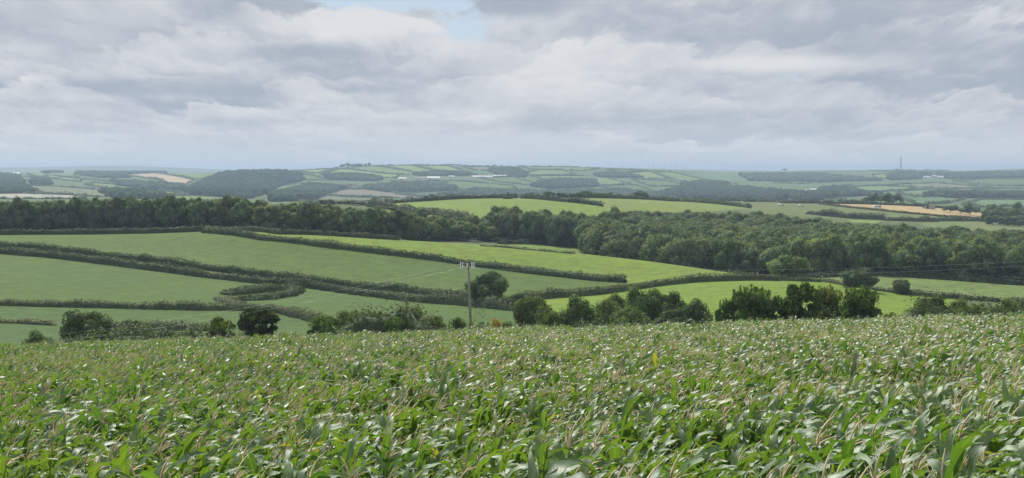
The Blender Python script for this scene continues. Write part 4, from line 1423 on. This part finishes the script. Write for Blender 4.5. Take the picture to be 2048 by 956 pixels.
# single trees on the middle hills and skyline
ROWT = [
    (1098, 382, 15, 1010), (1124, 384, 12, 1010), (1150, 386, 12, 1020), (1171, 380, 17, 1030), (1196, 384, 13, 1040), (1216, 383, 14, 1050),
    (1241, 387, 13, 1080), (1281, 381, 16, 1050), (1066, 391, 12, 900), (1016, 391, 14, 880), (1268, 390, 9, 1060),
    (655, 398, 20, 900), (690, 400, 22, 880), (720, 403, 18, 860), (625, 403, 16, 860), (760, 412, 16, 800), (790, 412, 14, 800), (845, 417, 17, 730), (885, 425, 20, 700), (920, 428, 16, 700), (815, 420, 12, 750),
    (1750, 385, 17, 1340), (1772, 382, 18, 1350), (1793, 385, 14, 1340), (1735, 391, 12, 1340),
    (1655, 398, 16, 1330), (1625, 396, 18, 1340), (1595, 399, 15, 1340), (1570, 401, 12, 1340), (1700, 398, 18, 1330), (1685, 397, 14, 1345), (1715, 398, 14, 1320),
    (1900, 407, 18, 1250), (1940, 406, 22, 1250), (1985, 405, 22, 1230), (2015, 408, 26, 1200), (2045, 403, 24, 1220), (1975, 418, 14, 1060), (1998, 417, 22, 1050), (2030, 416, 20, 1050), (2060, 415, 24, 1060), (1985, 430, 16, 1010), (2010, 432, 16, 1000), (2040, 428, 24, 1010),
    (1445, 396, 12, 1250), (1470, 394, 14, 1300), (1500, 395, 14, 1320),
]
sky_words = []
near_words = {}
for (px, top, hw, D) in ROWT:
    if px < 960:
        where = 'in the row left of and below the domed hilltop field'
    elif px < 1320:
        where = 'in the row along the crest right of the domed hilltop field'
    elif px < 1540:
        where = 'on the crest above the right wood, left of the parked cars'
    elif px < 1728:
        where = 'in the dark row between the parked cars and the caravan'
    elif px < 1810:
        where = 'in the tall clump standing behind the caravan'
    else:
        where = 'in the group at the right end of the stubble field'
    size = 'tall' if top < 390 or hw > 18 else 'low'
    tree_px(px, top, hw, D, MID_ROW if D > 1150 else MID_TREE, random.choice([G_DARK, G_MID, G_DARK, G_BLUE]), f'{size} rounded tree {where}', name='hill_tree', group='trees on the middle hills')

SKY = [(682, 328, 4), (688, 326, 5), (697, 324, 6), (706, 326, 5), (714, 325, 6), (722, 326, 5), (731, 326, 5), (738, 323, 4),
       (868, 329, 6), (880, 328, 7), (893, 327, 8), (905, 327, 8), (918, 328, 8), (930, 329, 7), (945, 330, 7), (960, 330, 6), (975, 330, 6), (990, 329, 6), (1005, 330, 6), (1018, 331, 5)]
for (px, top, hw) in SKY:
    gx, gy, gz = locate(px, 333, 4000, 5000)
    where = 'of the skyline clump on the middle crest' if px < 800 else 'of the long dark crest wood right of the skyline clump'
    tree_px(px, top, hw, 4500, MID_ROW, G_DARK, f'tiny far tree {where}', name='far_tree', group='trees on the far skyline', trunk=False)
for px, top, hw, D, lab in ((1742, 339, 9, 5200, 'round dark tree on the skyline left of the mast'), (1821, 338, 3, 5200, 'tiny tree on the skyline right of the mast'),
                      (1148, 332, 3, 4500, 'tiny tree alone where the middle crest falls'), (95, 338, 8, 4300, 'small tree group top under the left skyline'),
                      (1570, 336, 6, 5300, 'low tree on the skyline above the right valley')):
    tree_px(px, top, hw, D, MID_ROW, G_DARK, lab, name='far_tree', trunk=False)

# ------------------------------------------------------------------ power pole and wires
PD = 140.0
def at(px, py, D):
    u, s = slope_of(px, py)
    return Vector((float(u) * D, D, EYE + float(s) * D))


pole_top = at(936.5, 530, PD)
pole_low = at(941.5, 655, PD)
dirp = (pole_low - pole_top).normalized()
pb = pole_top + dirp * 9.3
root = empty('power_pole', pb)
tag(root, 'weathered wooden power pole with white insulators standing behind the maize', 'power pole')
P = Parts()
P.tube([Vector((0, 0, -0.5)), (pole_top - pb) * 0.5, pole_top - pb], [0.15, 0.14, 0.115], 12)
pm = P.mesh('pole', True); pm.materials.append(M_POLE)
link('pole', pm, root)
for zz, nm in ((527.5, 'upper'), (534.5, 'lower')):
    c = at(934.8, zz, PD) - pb
    P = Parts()
    P.box((c.x, c.y - 0.15, c.z), (1.15, 0.07, 0.045))
    m_ = P.mesh('cross_arm'); m_.materials.append(M_STEEL)
    link('cross_arm', m_, root)
P = Parts()
c = at(934.5, 530, PD) - pb
P.box((c.x, c.y - 0.26, c.z), (0.14, 0.10, 0.36))
m_ = P.mesh('fuse_box'); m_.materials.append(M_WHITE)
link('fuse_box', m_, root)
P = Parts()
c0, c1 = at(934.5, 528, PD) - pb, at(934.5, 517, PD) - pb
P.tube([c0, c1], 0.018, 5)
P.tube([c1 - Vector((0, 0, 0.1)), c1 - Vector((0, 0, 0.07)), c1, c1 + Vector((0, 0, 0.04))], [0.03, 0.07, 0.06, 0.01], 8)
m_ = P.mesh('top_pin'); m_.materials.append(M_STEEL)
link('top_pin', m_, root)
P = Parts()
for (xa, ya) in ((0, -0.06), (0, 0.0), (0, 0.06), (0, 0.11)):
    pass
P.tube([Vector((-0.055, 0, -0.0)), Vector((-0.05, 0, 0)), Vector((-0.045, 0, 0)), Vector((0.0, 0, 0)), Vector((0.05, 0, 0))], [0.03, 0.06, 0.125, 0.09, 0.025], 10)
disc = P.mesh('insulator', True); disc.materials.append(M_GLASS)
for pxs in ((921.0, 925.3), (943.8, 948.0)):
    for py in (526.3, 530.0, 534.0, 537.6):
        for px in pxs:
            d = link('insulator', disc, root)
            d.location = at(px + (0.6 if py in (526.3, 534.0) else 0), py, PD) - pb + Vector((0, -0.15 if py < 532 else 0.1, 0))
            d.rotation_euler = (0, random.uniform(-0.3, 0.3), 0)
for pxs in ((919.5, 929.0), (941.5, 950.0)):
    for py in (528.2, 535.8):
        P = Parts()
        P.tube([at(pxs[0], py, PD) - pb, at(pxs[1], py, PD) - pb], 0.010, 5)
        m_ = P.mesh('clamp_bar'); m_.materials.append(M_STEEL)
        link('clamp_bar', m_, root)


def wire(p0, p1, sag, label, r=0.016):
    pts = []
    for k in range(25):
        t = k / 24
        p = p0.lerp(p1, t)
        p.z -= sag * 4 * t * (1 - t)
        pts.append(p - p0)
    P = Parts()
    P.tube(pts, r, 5)
    m_ = P.mesh('power_line'); m_.materials.append(M_WIRE)
    o = link('power_line', m_)
    o.location = p0
    tag(o, label, 'wire', 'wires strung from the power pole')


wire(at(950, 528.2, PD), at(2230, 512, 128), 0.9, 'upper wire running right from the power pole past the right wood', 0.007)
wire(at(950, 535.8, PD), at(2230, 520, 126), 1.0, 'lower wire running right from the power pole past the right wood', 0.007)
wire(at(919.5, 528.2, PD), at(-260, 700, 150), 1.4, 'upper wire running left from the power pole over the left slope', 0.0035)
wire(at(919.5, 535.8, PD), at(-260, 714, 148), 1.5, 'lower wire running left from the power pole over the left slope', 0.0035)

# small poles on the middle hills
for px, t, b, D, lab in ((1761.5, 399, 417, 1120, 'small wooden pole beside the caravan'), (1930.5, 418, 433, 1060, 'small wooden pole on the stubble field'),
                         (1364.5, 383, 398, 1200, 'small wooden pole on the hedge above the right wood'), (1391, 391, 401, 1230, 'short wooden pole right of the pole on the hedge'),
                         (185, 377, 392, 1900, 'tiny pole above the left wood, right one of two'), (158, 378, 390, 1900, 'tiny pole above the left wood, left one of two'),
                         (742.5, 391, 403, 1300, 'thin pole above the trees left of the domed hilltop field')):
    top = at(px, t, D)
    gz = float(ground(top.x, top.y))
    gz = min(gz, at(px, b, D).z)
    rt = empty('utility_pole', (top.x, top.y, gz))
    tag(rt, lab, 'utility pole', 'small poles on the hills')
    P = Parts(); P.tube([(0, 0, -0.3), (0, 0, top.z - gz)], [0.22, 0.15], 6)
    m_ = P.mesh('pole'); m_.materials.append(M_BARK); link('pole', m_, rt)
    P = Parts(); P.box((0, 0, top.z - gz - 0.5), (1.6, 0.12, 0.15))
    m_ = P.mesh('cross_arm'); m_.materials.append(M_BARK); link('cross_arm', m_, rt)

# lattice mast
mb = at(1801.5, 342.5, 5200); mt = at(1801.5, 313.5, 5200)
mh = mt.z - mb.z
rt = empty('lattice_mast', (mb.x, mb.y, mb.z - 2))
tag(rt, 'tall grey lattice transmitter mast on the right skyline', 'mast')
leg = []
for sx in (-1, 1):
    for sy in (-1, 1):
        P = Parts()
        P.tube([(sx * 4.6, sy * 4.6, 0), (sx * 2.0, sy * 2.0, mh * 0.42), (sx * 1.5, sy * 1.5, mh + 2)], 0.42, 5)
        m_ = P.mesh('leg'); m_.materials.append(M_STEEL); link('leg', m_, rt)
P = Parts()
def half(z):
    return 4.6 + (2.0 - 4.6) * min(1, z / (mh * 0.42)) if z < mh * 0.42 else 2.0 - 0.5 * (z - mh * 0.42) / (mh * 0.58)
z = 0
while z < mh - 2:
    z2 = z + 3.6
    a, b2 = half(z), half(z2)
    for s1, s2 in (((-1, -1), (1, -1)), ((1, -1), (1, 1)), ((1, 1), (-1, 1)), ((-1, 1), (-1, -1))):
        P.tube([(s1[0] * a, s1[1] * a, z), (s2[0] * b2, s2[1] * b2, z2)], 0.2, 4, False)
        P.tube([(s2[0] * a, s2[1] * a, z), (s1[0] * b2, s1[1] * b2, z2)], 0.2, 4, False)
    z = z2
m_ = P.mesh('bracing'); m_.materials.append(M_STEEL); link('bracing', m_, rt)
for zz in (mh * 0.97, mh * 0.90):
    P = Parts(); P.tube([(0, 0, zz - 1.2), (0, 0, zz + 1.2)], 3.2, 10)
    m_ = P.mesh('antenna_drum'); m_.materials.append(M_STEEL); link('antenna_drum', m_, rt)
P = Parts(); P.tube([(0, 0, mh), (0, 0, mh + 5)], 0.4, 6)
m_ = P.mesh('aerial'); m_.materials.append(M_STEEL); link('aerial', m_, rt)

# wind turbines
def blade_mesh():
    P = Parts()
    P.add([(-0.9, 0, 0), (0.9, 0, 0), (1.1, 0.2, 4), (0.25, 0.1, 24), (-0.25, 0.1, 24), (-1.0, 0.2, 4),
           (-0.9, 0.5, 0), (0.9, 0.5, 0), (1.1, 0.6, 4), (0.25, 0.3, 24), (-0.25, 0.3, 24), (-1.0, 0.6, 4)],
          [(0, 1, 2, 5), (5, 2, 3, 4), (11, 8, 7, 6), (10, 9, 8, 11), (0, 6, 7, 1), (1, 7, 8, 2), (2, 8, 9, 3), (3, 9, 10, 4), (4, 10, 11, 5), (5, 11, 6, 0)])
    m_ = P.mesh('blade'); m_.materials.append(M_TURB); return m_


M_TURB = simple_mat('turbine_paint', (0.42, 0.45, 0.50), 0.5, var=0.03)
BL = blade_mesh()
P = Parts(); P.tube([(0, 0, -12), (0, 0, 0), (0, 0, 46)], [2.4, 2.3, 1.4], 8)
TOW = P.mesh('tower', True); TOW.materials.append(M_TURB)
P = Parts(); P.box((0, 1.2, 46.8), (3, 8, 3))
NAC = P.mesh('nacelle'); NAC.materials.append(M_TURB)
TUR = [(1208, 337, 12500, 'faint turbine at the left end of the far row'), (1220, 336, 12500, 'second faint turbine from the left of the far row'), (1247, 336, 12000, 'faint turbine above the shoulder of the right hill'),
       (1277, 336, 12000, 'faint turbine left of the close turbine pair'), (1296.5, 337, 10500, 'small dark turbine, left one of the close pair'), (1307, 337, 11500, 'fainter turbine, right one of the close pair'), (1328.5, 338, 9800, 'clear turbine, leftmost of the three tallest'),
       (1346, 338, 12000, 'faint turbine just left of the middle tall one'), (1353, 338, 9700, 'clear turbine, middle one of the three tallest'), (1371, 339, 9900, 'clear turbine, rightmost of the three tallest'),
       (1446, 340, 11500, 'faint turbine alone right of the tall three'), (1458, 341, 12500, 'very faint turbine at the right end of the far row')]
for k, (px, py, D, lab) in enumerate(TUR):
    p = at(px, py, D)
    rt = empty('wind_turbine', p)
    tag(rt, lab, 'wind turbine', 'wind turbines on the far ridge')
    link('tower', TOW, rt); link('nacelle', NAC, rt)
    ph = random.uniform(0, 2.1)
    for j in range(3):
        b = link('blade', BL, rt)
        b.location = (0, -3.2, 46.8)
        b.rotation_euler = (0, ph + j * 2.0944, 0)

# ------------------------------------------------------------------ vehicles and buildings
def car(px, py, D, lab, body_mat):
    p = at(px, py, D)
    gz = float(ground(p.x, p.y))
    rt = empty('parked_car', (p.x, p.y, gz + 0.1), 0.15, (1.15, 1.15, 1.25))
    tag(rt, lab, 'car', 'cars parked on the hilltop')
    P = Parts()
    prof = [(-2.2, 0.35), (-2.25, 0.85), (-1.9, 1.0), (-1.35, 1.1), (-0.9, 1.52), (0.9, 1.55), (1.55, 1.1), (2.15, 0.95), (2.25, 0.6), (2.2, 0.35)]
    n = len(prof)
    vs = [(x, s * (0.85 if zz < 1.2 else 0.7), zz) for s in (-1, 1) for x, zz in prof]
    fs = [tuple(range(n)), tuple(range(2 * n - 1, n - 1, -1))] + [(i, i + n, (i + 1) % n + n, (i + 1) % n) for i in range(n)]
    P.add(vs, fs)
    m_ = P.mesh('body'); m_.materials.append(body_mat); link('body', m_, rt)
    for s in (-1, 1):
        P = Parts(); P.box((0.1, s * 0.79, 1.27), (1.9, 0.06, 0.30))
        m_ = P.mesh('side_window'); m_.materials.append(M_WINDOW); link('side_window', m_, rt)
        for x in (-1.4, 1.4):
            P = Parts(); P.tube([(x, s * 0.90, 0.33), (x, s * 0.70, 0.33)], 0.33, 12)
            m_ = P.mesh('wheel'); m_.materials.append(M_TYRE); link('wheel', m_, rt)


car(1562, 406.0, 1120, 'white van-like car, left one of two parked on the hilltop', M_WHITE)
car(1602, 408.2, 1125, 'white car, right one of two parked on the hilltop', M_WHITE)


def caravan(px, D):
    p = at(px, 412, D)
    gz = float(ground(p.x, p.y))
    rt = empty('caravan', (p.x, p.y, gz), 0.05)
    tag(rt, 'white touring caravan parked at the top of the golden stubble field', 'caravan')
    P = Parts()
    prof = [(-2.9, 0.5), (-3.0, 1.2), (-2.7, 2.5), (-2.3, 2.8), (2.3, 2.8), (2.75, 2.4), (3.0, 1.2), (2.9, 0.5)]
    n = len(prof)
    vs = [(x, s * 1.15, zz) for s in (-1, 1) for x, zz in prof]
    P.add(vs, [tuple(range(n)), tuple(range(2 * n - 1, n - 1, -1))] + [(i, i + n, (i + 1) % n + n, (i + 1) % n) for i in range(n)])
    m_ = P.mesh('body'); m_.materials.append(M_WHITE); link('body', m_, rt)
    for x in (-1.9, -0.5, 0.9, 2.1):
        P = Parts(); P.box((x, -1.17, 1.75), (0.95, 0.05, 0.75))
        m_ = P.mesh('window'); m_.materials.append(M_WINDOW); link('window', m_, rt)
    for s in (-1, 1):
        P = Parts(); P.tube([(0, s * 1.12, 0.35), (0, s * 0.9, 0.35)], 0.36, 12)
        m_ = P.mesh('wheel'); m_.materials.append(M_TYRE); link('wheel', m_, rt)
    P = Parts(); P.tube([(2.9, 0, 0.5), (4.0, 0, 0.45)], 0.06, 5)
    m_ = P.mesh('tow_bar'); m_.materials.append(M_STEEL); link('tow_bar', m_, rt)
    rt.scale = (1.05, 1.05, 1.1)


caravan(1754, 1180)


def barn(px, py, D, L, W, H, R, rz, roof, lab, cat='barn', name='barn', wall=None):
    if D > 1400:
        D = locate(px, py + 1.0, 1380, 6000)[1]
    p = at(px, py, D)
    g0 = float(ground(p.x, p.y))
    z = min(g0, p.z) if abs(g0 - p.z) > 1 else g0
    z = max(z, p.z - 4)
    if D > 1400:
        z = g0 + 0.5
    rt = empty(name, (p.x, p.y, z), rz, (0.9, 0.9, 0.72) if D > 1400 else None)
    tag(rt, lab, cat, 'buildings on the far hills')
    P = Parts(); hx, hy = L / 2, W / 2
    P.add([(-hx, -hy, -4), (hx, -hy, -4), (hx, hy, -4), (-hx, hy, -4), (-hx, -hy, H), (hx, -hy, H), (hx, hy, H), (-hx, hy, H), (-hx, 0, H + R), (hx, 0, H + R)],
          [(0, 1, 5, 4), (2, 3, 7, 6), (1, 2, 6, 9, 5), (3, 0, 4, 8, 7)])
    m_ = P.mesh('wall'); m_.materials.append(wall or M_WALL); link('wall', m_, rt)
    P = Parts()
    e = 0.5
    for s in (-1, 1):
        P.add([(-hx - e, s * (hy + e), H - 0.1), (hx + e, s * (hy + e), H - 0.1), (hx + e, 0, H + R + 0.3), (-hx - e, 0, H + R + 0.3),
               (-hx - e, s * (hy + e), H + 0.15), (hx + e, s * (hy + e), H + 0.15), (hx + e, 0, H + R + 0.55), (-hx - e, 0, H + R + 0.55)],
              [(0, 1, 2, 3), (4, 5, 6, 7), (0, 1, 5, 4), (1, 2, 6, 5), (3, 0, 4, 7)])
    m_ = P.mesh('roof'); m_.materials.append(roof); link('roof', m_, rt)
    nwin = max(1, int(L / 9))
    P = Parts(); P.box((-L * 0.25, -hy - 0.03, 1.6), (min(5, L * 0.2), 0.1, 3.2))
    m_ = P.mesh('door'); m_.materials.append(M_WINDOW); link('door', m_, rt)


BARNS = [
    (805, 358.5, 3900, 22, 14, 4, 3, 0.1, M_ROOFW, 'white-roofed barn left of the long far farm sheds'),
    (842, 358.5, 3900, 36, 16, 5, 3, 0.05, M_ROOFS, 'grey-roofed shed with pale wall in the far farm'),
    (867, 357.5, 3950, 38, 18, 4, 5, 0.05, M_ROOFW, 'large white-roofed shed in the far farm'),
    (903, 354.5, 4000, 16, 10, 4, 3, 0.2, M_ROOFW, 'small white building among trees right of the far farm'),
    (965, 354.5, 4050, 60, 16, 3, 4, 0.08, M_ROOFW, 'long low white shed, left one of two on the middle hill'),
    (1000, 353, 4100, 40, 16, 3, 4, 0.05, M_ROOFW, 'long low white shed, right one of two on the middle hill'),
    (882, 389, 2500, 10, 6, 2.6, 1.6, 0.5, M_ROOFW, 'small white building in the hollow above the hilltop field'),
    (901, 384.5, 2550, 8, 6, 2.4, 1.5, 0.2, M_ROOFW, 'tiny white building right of the one in the hollow'),
    (1246, 389, 1300, 9, 6, 2.8, 2.2, 0.1, M_ROOFS, 'pale cottage half hidden in the crest trees'),
    (1630, 380.5, 2900, 26, 14, 3, 3, 0.05, M_ROOFW, 'pale-roofed shed on the right plateau'),
    (1605, 382, 2900, 24, 10, 3, 2.5, 0.0, M_WALL, 'buff-roofed shed left of the pale one on the right plateau'),
    (1545, 382.5, 2900, 26, 12, 3, 3, 0.0, M_WALL, 'long buff-roofed shed above the parked cars'),
    (1655, 374.5, 3300, 14, 9, 3, 2.5, 0.3, M_ROOFW, 'white house among trees on the right plateau'),
    (1680, 373.5, 3300, 12, 8, 3, 2.5, 0.1, M_ROOFW, 'tiny white house right of the one among trees'),
    (1690, 354, 5000, 12, 9, 6, 4, 0.0, M_ROOFS, 'white far house left of the mast'),
    (1720, 353, 5000, 34, 9, 4, 4, 0.0, M_ROOFS, 'row of far grey roofs left of the mast'),
    (1853, 356.5, 4900, 22, 12, 6, 4, 0.1, M_ROOFW, 'leftmost white block of the far village'),
    (1868, 354.5, 4900, 16, 12, 7, 4, 0.3, M_ROOFW, 'second white block of the far village'),
    (1881, 356, 4850, 20, 12, 6, 4, 0.0, M_ROOFW, 'third white block of the far village'),
    (1894, 354.5, 4900, 22, 12, 6, 4, 0.2, M_ROOFW, 'rightmost white block of the far village'),
    (1995, 352.5, 4800, 30, 14, 5, 4, 0.0, M_ROOFW, 'white sheds near the right edge, upper one'),
    (2010, 355, 4700, 34, 14, 4, 4, 0.1, M_ROOFW, 'white sheds near the right edge, lower one'),
    (8, 348, 4200, 46, 14, 3, 3, 0.0, M_ROOFW, 'pale long shed at the left frame edge'),
    (33, 347.5, 4200, 20, 12, 3, 3, 0.1, M_ROOFW, 'small pale shed next to the long one at the left'),
    (1858, 414, 1290, 9, 6, 0.6, 1.6, 0.0, M_BARK, 'low buff roof behind the hedge of the stubble field'),
]
for b in BARNS:
    barn(*b)

# ------------------------------------------------------------------ maize
WIND = Vector((1.0, -0.15, 0.0)).normalized()


def maize_leaf(r, L, W, az, up, bend, seg=9):
    """a blade: rises, arches over, droops; returns verts, faces, uvs (3 across)"""
    d = np.array([math.cos(az), math.sin(az), 0.0])
    wnd = np.array([WIND.x, WIND.y, 0.0])
    pos = np.zeros(3)
    el = up
    V, UV = [], []
    twist = r.uniform(-0.9, 0.9)
    ph = r.uniform(0, 6.28)
    for i in range(seg + 1):
        t = i / seg
        hd = d * (1 - 0.65 * t) + wnd * (0.25 + 0.95 * t)
        hd /= np.linalg.norm(hd)
        T = hd * math.cos(el) + np.array([0, 0, math.sin(el)])
        S = np.cross(hd, [0, 0, 1.0]); S /= np.linalg.norm(S)
        Nn = np.cross(S, T)
        a = twist * t * t * 1.6
        S2 = S * math.cos(a) + Nn * math.sin(a)
        N2 = np.cross(S2, T)
        w = W * (0.55 + 1.6 * t) if t < 0.28 else W * max(0.0, 1 - ((t - 0.28) / 0.72) ** 1.9)
        w = max(w, 0.002)
        rip = 0.16 * W * math.sin(ph + t * 17)
        rip2 = 0.16 * W * math.sin(ph * 1.7 + t * 14)
        V += [pos - S2 * w / 2 + N2 * (0.16 * w + rip), pos.copy(), pos + S2 * w / 2 + N2 * (0.16 * w + rip2)]
        UV += [(0, t), (0.5, t), (1, t)]
        pos = pos + T * (L / seg)
        el -= bend * (0.35 + 1.3 * t) / seg
    F_ = []
    for i in range(seg):
        a = i * 3
        F_ += [(a, a + 1, a + 4, a + 3), (a + 1, a + 2, a + 5, a + 4)]
    return np.array(V), np.array(F_), np.array(UV)


def tassel_parts(r, P, base, lean):
    top = Vector(base)
    L = r.uniform(0.24, 0.34)
    def branch(d0, L, rad):
        p = Vector(top); d = Vector(d0)
        pts = [p.copy()]
        for k in range(4):
            p = p + d * (L / 4)
            pts.append(p.copy())
            d = (d + WIND * 0.20 + Vector((0, 0, -0.12))).normalized()
        P.tube(pts, [rad, rad * 1.25, rad, rad * 0.8, rad * 0.3], 3, False)
    branch(Vector((lean, 0, 1)).normalized(), L, 0.009)
    for k in range(r.randint(4, 7)):
        th = r.uniform(0, 6.28)
        a = r.uniform(0.35, 0.9)
        branch(Vector((math.sin(a) * math.cos(th) + lean, math.sin(a) * math.sin(th), math.cos(a))).normalized(), L * r.uniform(0.5, 0.8), 0.006)


def maize_kind(seed, seg=9):
    r = random.Random(seed)
    H = r.uniform(1.9, 2.15)
    lean = r.uniform(0.06, 0.2)
    def stem(t):
        return Vector((lean * t * t * H * 0.6, 0, t * H))
    leaves = []
    a0 = r.uniform(0, 3.14)
    n = 12
    for k in range(n):
        t = 0.40 + 0.58 * (k / (n - 1)) ** 0.85
        az = a0 + k * math.pi + r.uniform(-0.5, 0.5)
        L = r.uniform(0.60, 0.86) * (1.0 - 0.28 * max(0, (t - 0.72) / 0.28))
        up = r.uniform(1.05, 1.35)
        bend = r.uniform(1.45, 2.9)
        if r.random() < 0.16:
            bend = r.uniform(0.7, 1.2)
        W = r.uniform(0.075, 0.108)
        leaves.append((stem(t), maize_leaf(r, L, W, az, up, bend, seg)))
    Ps = Parts(); Ps.tube([stem(0) - Vector((0, 0, 0.1)), stem(0.35), stem(0.7), stem(1.0), stem(1.06)], [0.016, 0.014, 0.011, 0.007, 0.005], 6, False)
    Pt = Parts()
    if seed % 10 < 5:
        tassel_parts(r, Pt, stem(1.05), lean)
    return stem, leaves, Ps, Pt


KINDS = [maize_kind(1000 + k) for k in range(10)]
KIND_PARTS = []
for stem, leaves, Ps, Pt in KINDS:
    st = Ps.mesh('stalk', True); st.materials.append(M_STALK)
    ta = Pt.mesh('tassel', True); ta.materials.append(M_TASSEL)
    lv = []
    for p, (v, f, uv) in leaves:
        m_ = mesh_np('leaf', v, f, uv, True); m_.materials.append(M_MAIZE)
        lv.append((p, m_))
    KIND_PARTS.append((st, ta, lv))


def joined_kind(k, seg=6):
    r = random.Random(1000 + k)
    stem, leaves, Ps, Pt = maize_kind(1000 + k, seg)
    V, UV, Fc, b = [], [], [], 0
    for p, (v, f, uv) in leaves:
        V += [tuple(np.array(p) + q) for q in v]
        UV += [tuple(q) for q in uv]
        Fc += [tuple(b + i for i in q) for q in f]
        b += len(v)
    nleaf = len(Fc)
    V += Ps.v; UV += [(0.2, 0.2)] * len(Ps.v); Fc += [tuple(b + i for i in f) for f in Ps.f]; b += len(Ps.v)
    nst = len(Fc)
    V += Pt.v; UV += [(0.2, 0.2)] * len(Pt.v); Fc += [tuple(b + i for i in f) for f in Pt.f]
    me = bpy.data.meshes.new('maize_kind')
    me.from_pydata([tuple(map(float, p)) for p in V], [], Fc)
    ul = me.uv_layers.new(name='UVMap')
    li = np.empty(len(me.loops), np.int32); me.loops.foreach_get('vertex_index', li)
    ul.data.foreach_set('uv', np.array(UV, np.float32)[li].ravel())
    mi = np.zeros(len(Fc), np.int32); mi[nleaf:nst] = 1; mi[nst:] = 2
    me.polygons.foreach_set('material_index', mi)
    me.polygons.foreach_set('use_smooth', np.ones(len(Fc), dtype=bool))
    for m in (M_MAIZE, M_STALK, M_TASSEL):
        me.materials.append(m)
    me.update()
    return me


def maize_points():
    pts = []
    y = 10.5
    rows = []
    while y < 127:
        half = y * 0.42 + 8
        xs = np.arange(-half, half, 0.165)
        xs = xs + rng.uniform(-0.05, 0.05, len(xs))
        ys = y + rng.uniform(-0.13, 0.13, len(xs))
        rows.append(np.stack([xs, ys], 1))
        y += 0.72
    A = np.concatenate(rows)
    # the far margin of the crop wanders a little
    keep = A[:, 1] < 121 + vnoise(A[:, 0] / 9, A[:, 0] * 0, 31) * 5
    keep &= rng.random(len(A)) < 0.94
    return A[keep]


MP = maize_points()
mz = ground(MP[:, 0], MP[:, 1])
mscl = rng.normal(1.0, 0.06, len(MP)) + vnoise(MP[:, 0] / 1.7, MP[:, 1] / 1.7, 33) * 0.26 + vnoise(MP[:, 0] / 12, MP[:, 1] / 12, 34) * 0.12
mrot = rng.normal(0, 0.75, len(MP))
ptas = np.interp(MP[:, 1], [10, 20, 27, 75, 95, 125], [0.35, 0.45, 0.85, 0.95, 0.6, 0.45]) + vnoise(MP[:, 0] / 9, MP[:, 1] / 9, 41) * 0.5
mpick = rng.integers(0, 5, len(MP)) + np.where(rng.random(len(MP)) < ptas, 0, 5)
tp_x, tp_y = project(MP[:, 0], MP[:, 1], mz + 2.0)
vis = (tp_x > -10) & (tp_x < 2058) & (tp_y < 1010)
order = np.where(vis)[0][np.argsort(MP[vis, 1])]
front = set(order[:290].tolist())
print('maize', len(MP), 'nearest', MP[order[0]], 'last single', MP[order[289]])
for idx in order[:290]:
    x, y = MP[idx]
    s = float(mscl[idx])
    rt = empty('maize_plant', (float(x), float(y), float(mz[idx])), float(mrot[idx]), (s, s, s))
    st, ta, lv = KIND_PARTS[mpick[idx]]
    tx = float(tp_x[idx])
    where = ('at bottom left corner', 'right of bottom left corner', 'between left edge and power pole', 'left of the power pole', 'below the power pole', 'right of the power pole', 'below the long mound of trees', 'below the three ragged trees', 'left of bottom right corner', 'at bottom right corner')[int(np.clip(tx / 205, 0, 9))]
    depth = 'in foremost rows' if y < np.median(MP[order[:290], 1]) else 'behind foremost rows'
    tall = 'tall' if s > 1.04 else ('short' if s < 0.94 else 'wind-bent')
    bend = f"{tall} maize plant {'with tassel' if len(KIND_PARTS[mpick[idx]][1].polygons) else 'without tassel'} {depth} {where}"
    tag(rt, bend, 'maize plant', 'nearest maize plants')
    link('stalk', st, rt)
    if len(ta.polygons):
        link('tassel', ta, rt)
    for p, m_ in lv:
        l_ = link('leaf', m_, rt)
        l_.location = p
others = np.array([i for i in range(len(MP)) if i not in front])
me = bpy.data.meshes.new('maize_points')
pts = np.stack([MP[others, 0], MP[others, 1], mz[others]], 1).astype(np.float32)
me.vertices.add(len(pts)); me.vertices.foreach_set('co', pts.ravel())
a1 = me.attributes.new('scl', 'FLOAT_VECTOR', 'POINT'); a1.data.foreach_set('vector', np.repeat(mscl[others], 3).astype(np.float32))
rv = np.zeros((len(others), 3), np.float32); rv[:, 2] = mrot[others]
a2 = me.attributes.new('rot', 'FLOAT_VECTOR', 'POINT'); a2.data.foreach_set('vector', rv.ravel())
a3 = me.attributes.new('pick', 'INT', 'POINT'); a3.data.foreach_set('value', mpick[others].astype(np.int32))
instancer('maize_crop', me, [(joined_kind(k, 7), (1, 1, 1, 1)) for k in range(10)], 'field of tall tasselled maize sloping away to its far edge')

# ------------------------------------------------------------------ haze
hz_top, hz_bot = max(EYE + 75.0, float(TZ.max()) + 30), float(TZ.min()) - 5.0
P = Parts()
P.box((0, 14500, (hz_top + hz_bot) / 2), (78000, 33000, hz_top - hz_bot))
hm = P.mesh('haze')
m, g = new_mat('haze_air')
pv = g.n.new('ShaderNodeVolumePrincipled')
pv.inputs['Color'].default_value = (0.62, 0.80, 1.0, 1)
pv.inputs['Density'].default_value = 1.28e-4
pv.inputs['Anisotropy'].default_value = 0.2
o_ = g.n.new('ShaderNodeOutputMaterial')
g.l.new(pv.outputs[0], o_.inputs['Volume'])
hm.materials.append(m)
hz = link('haze', hm)
tag(hz, None, None, None, 'stuff')
print('done; objects', len(bpy.data.objects), 'haze z', hz_bot, hz_top)
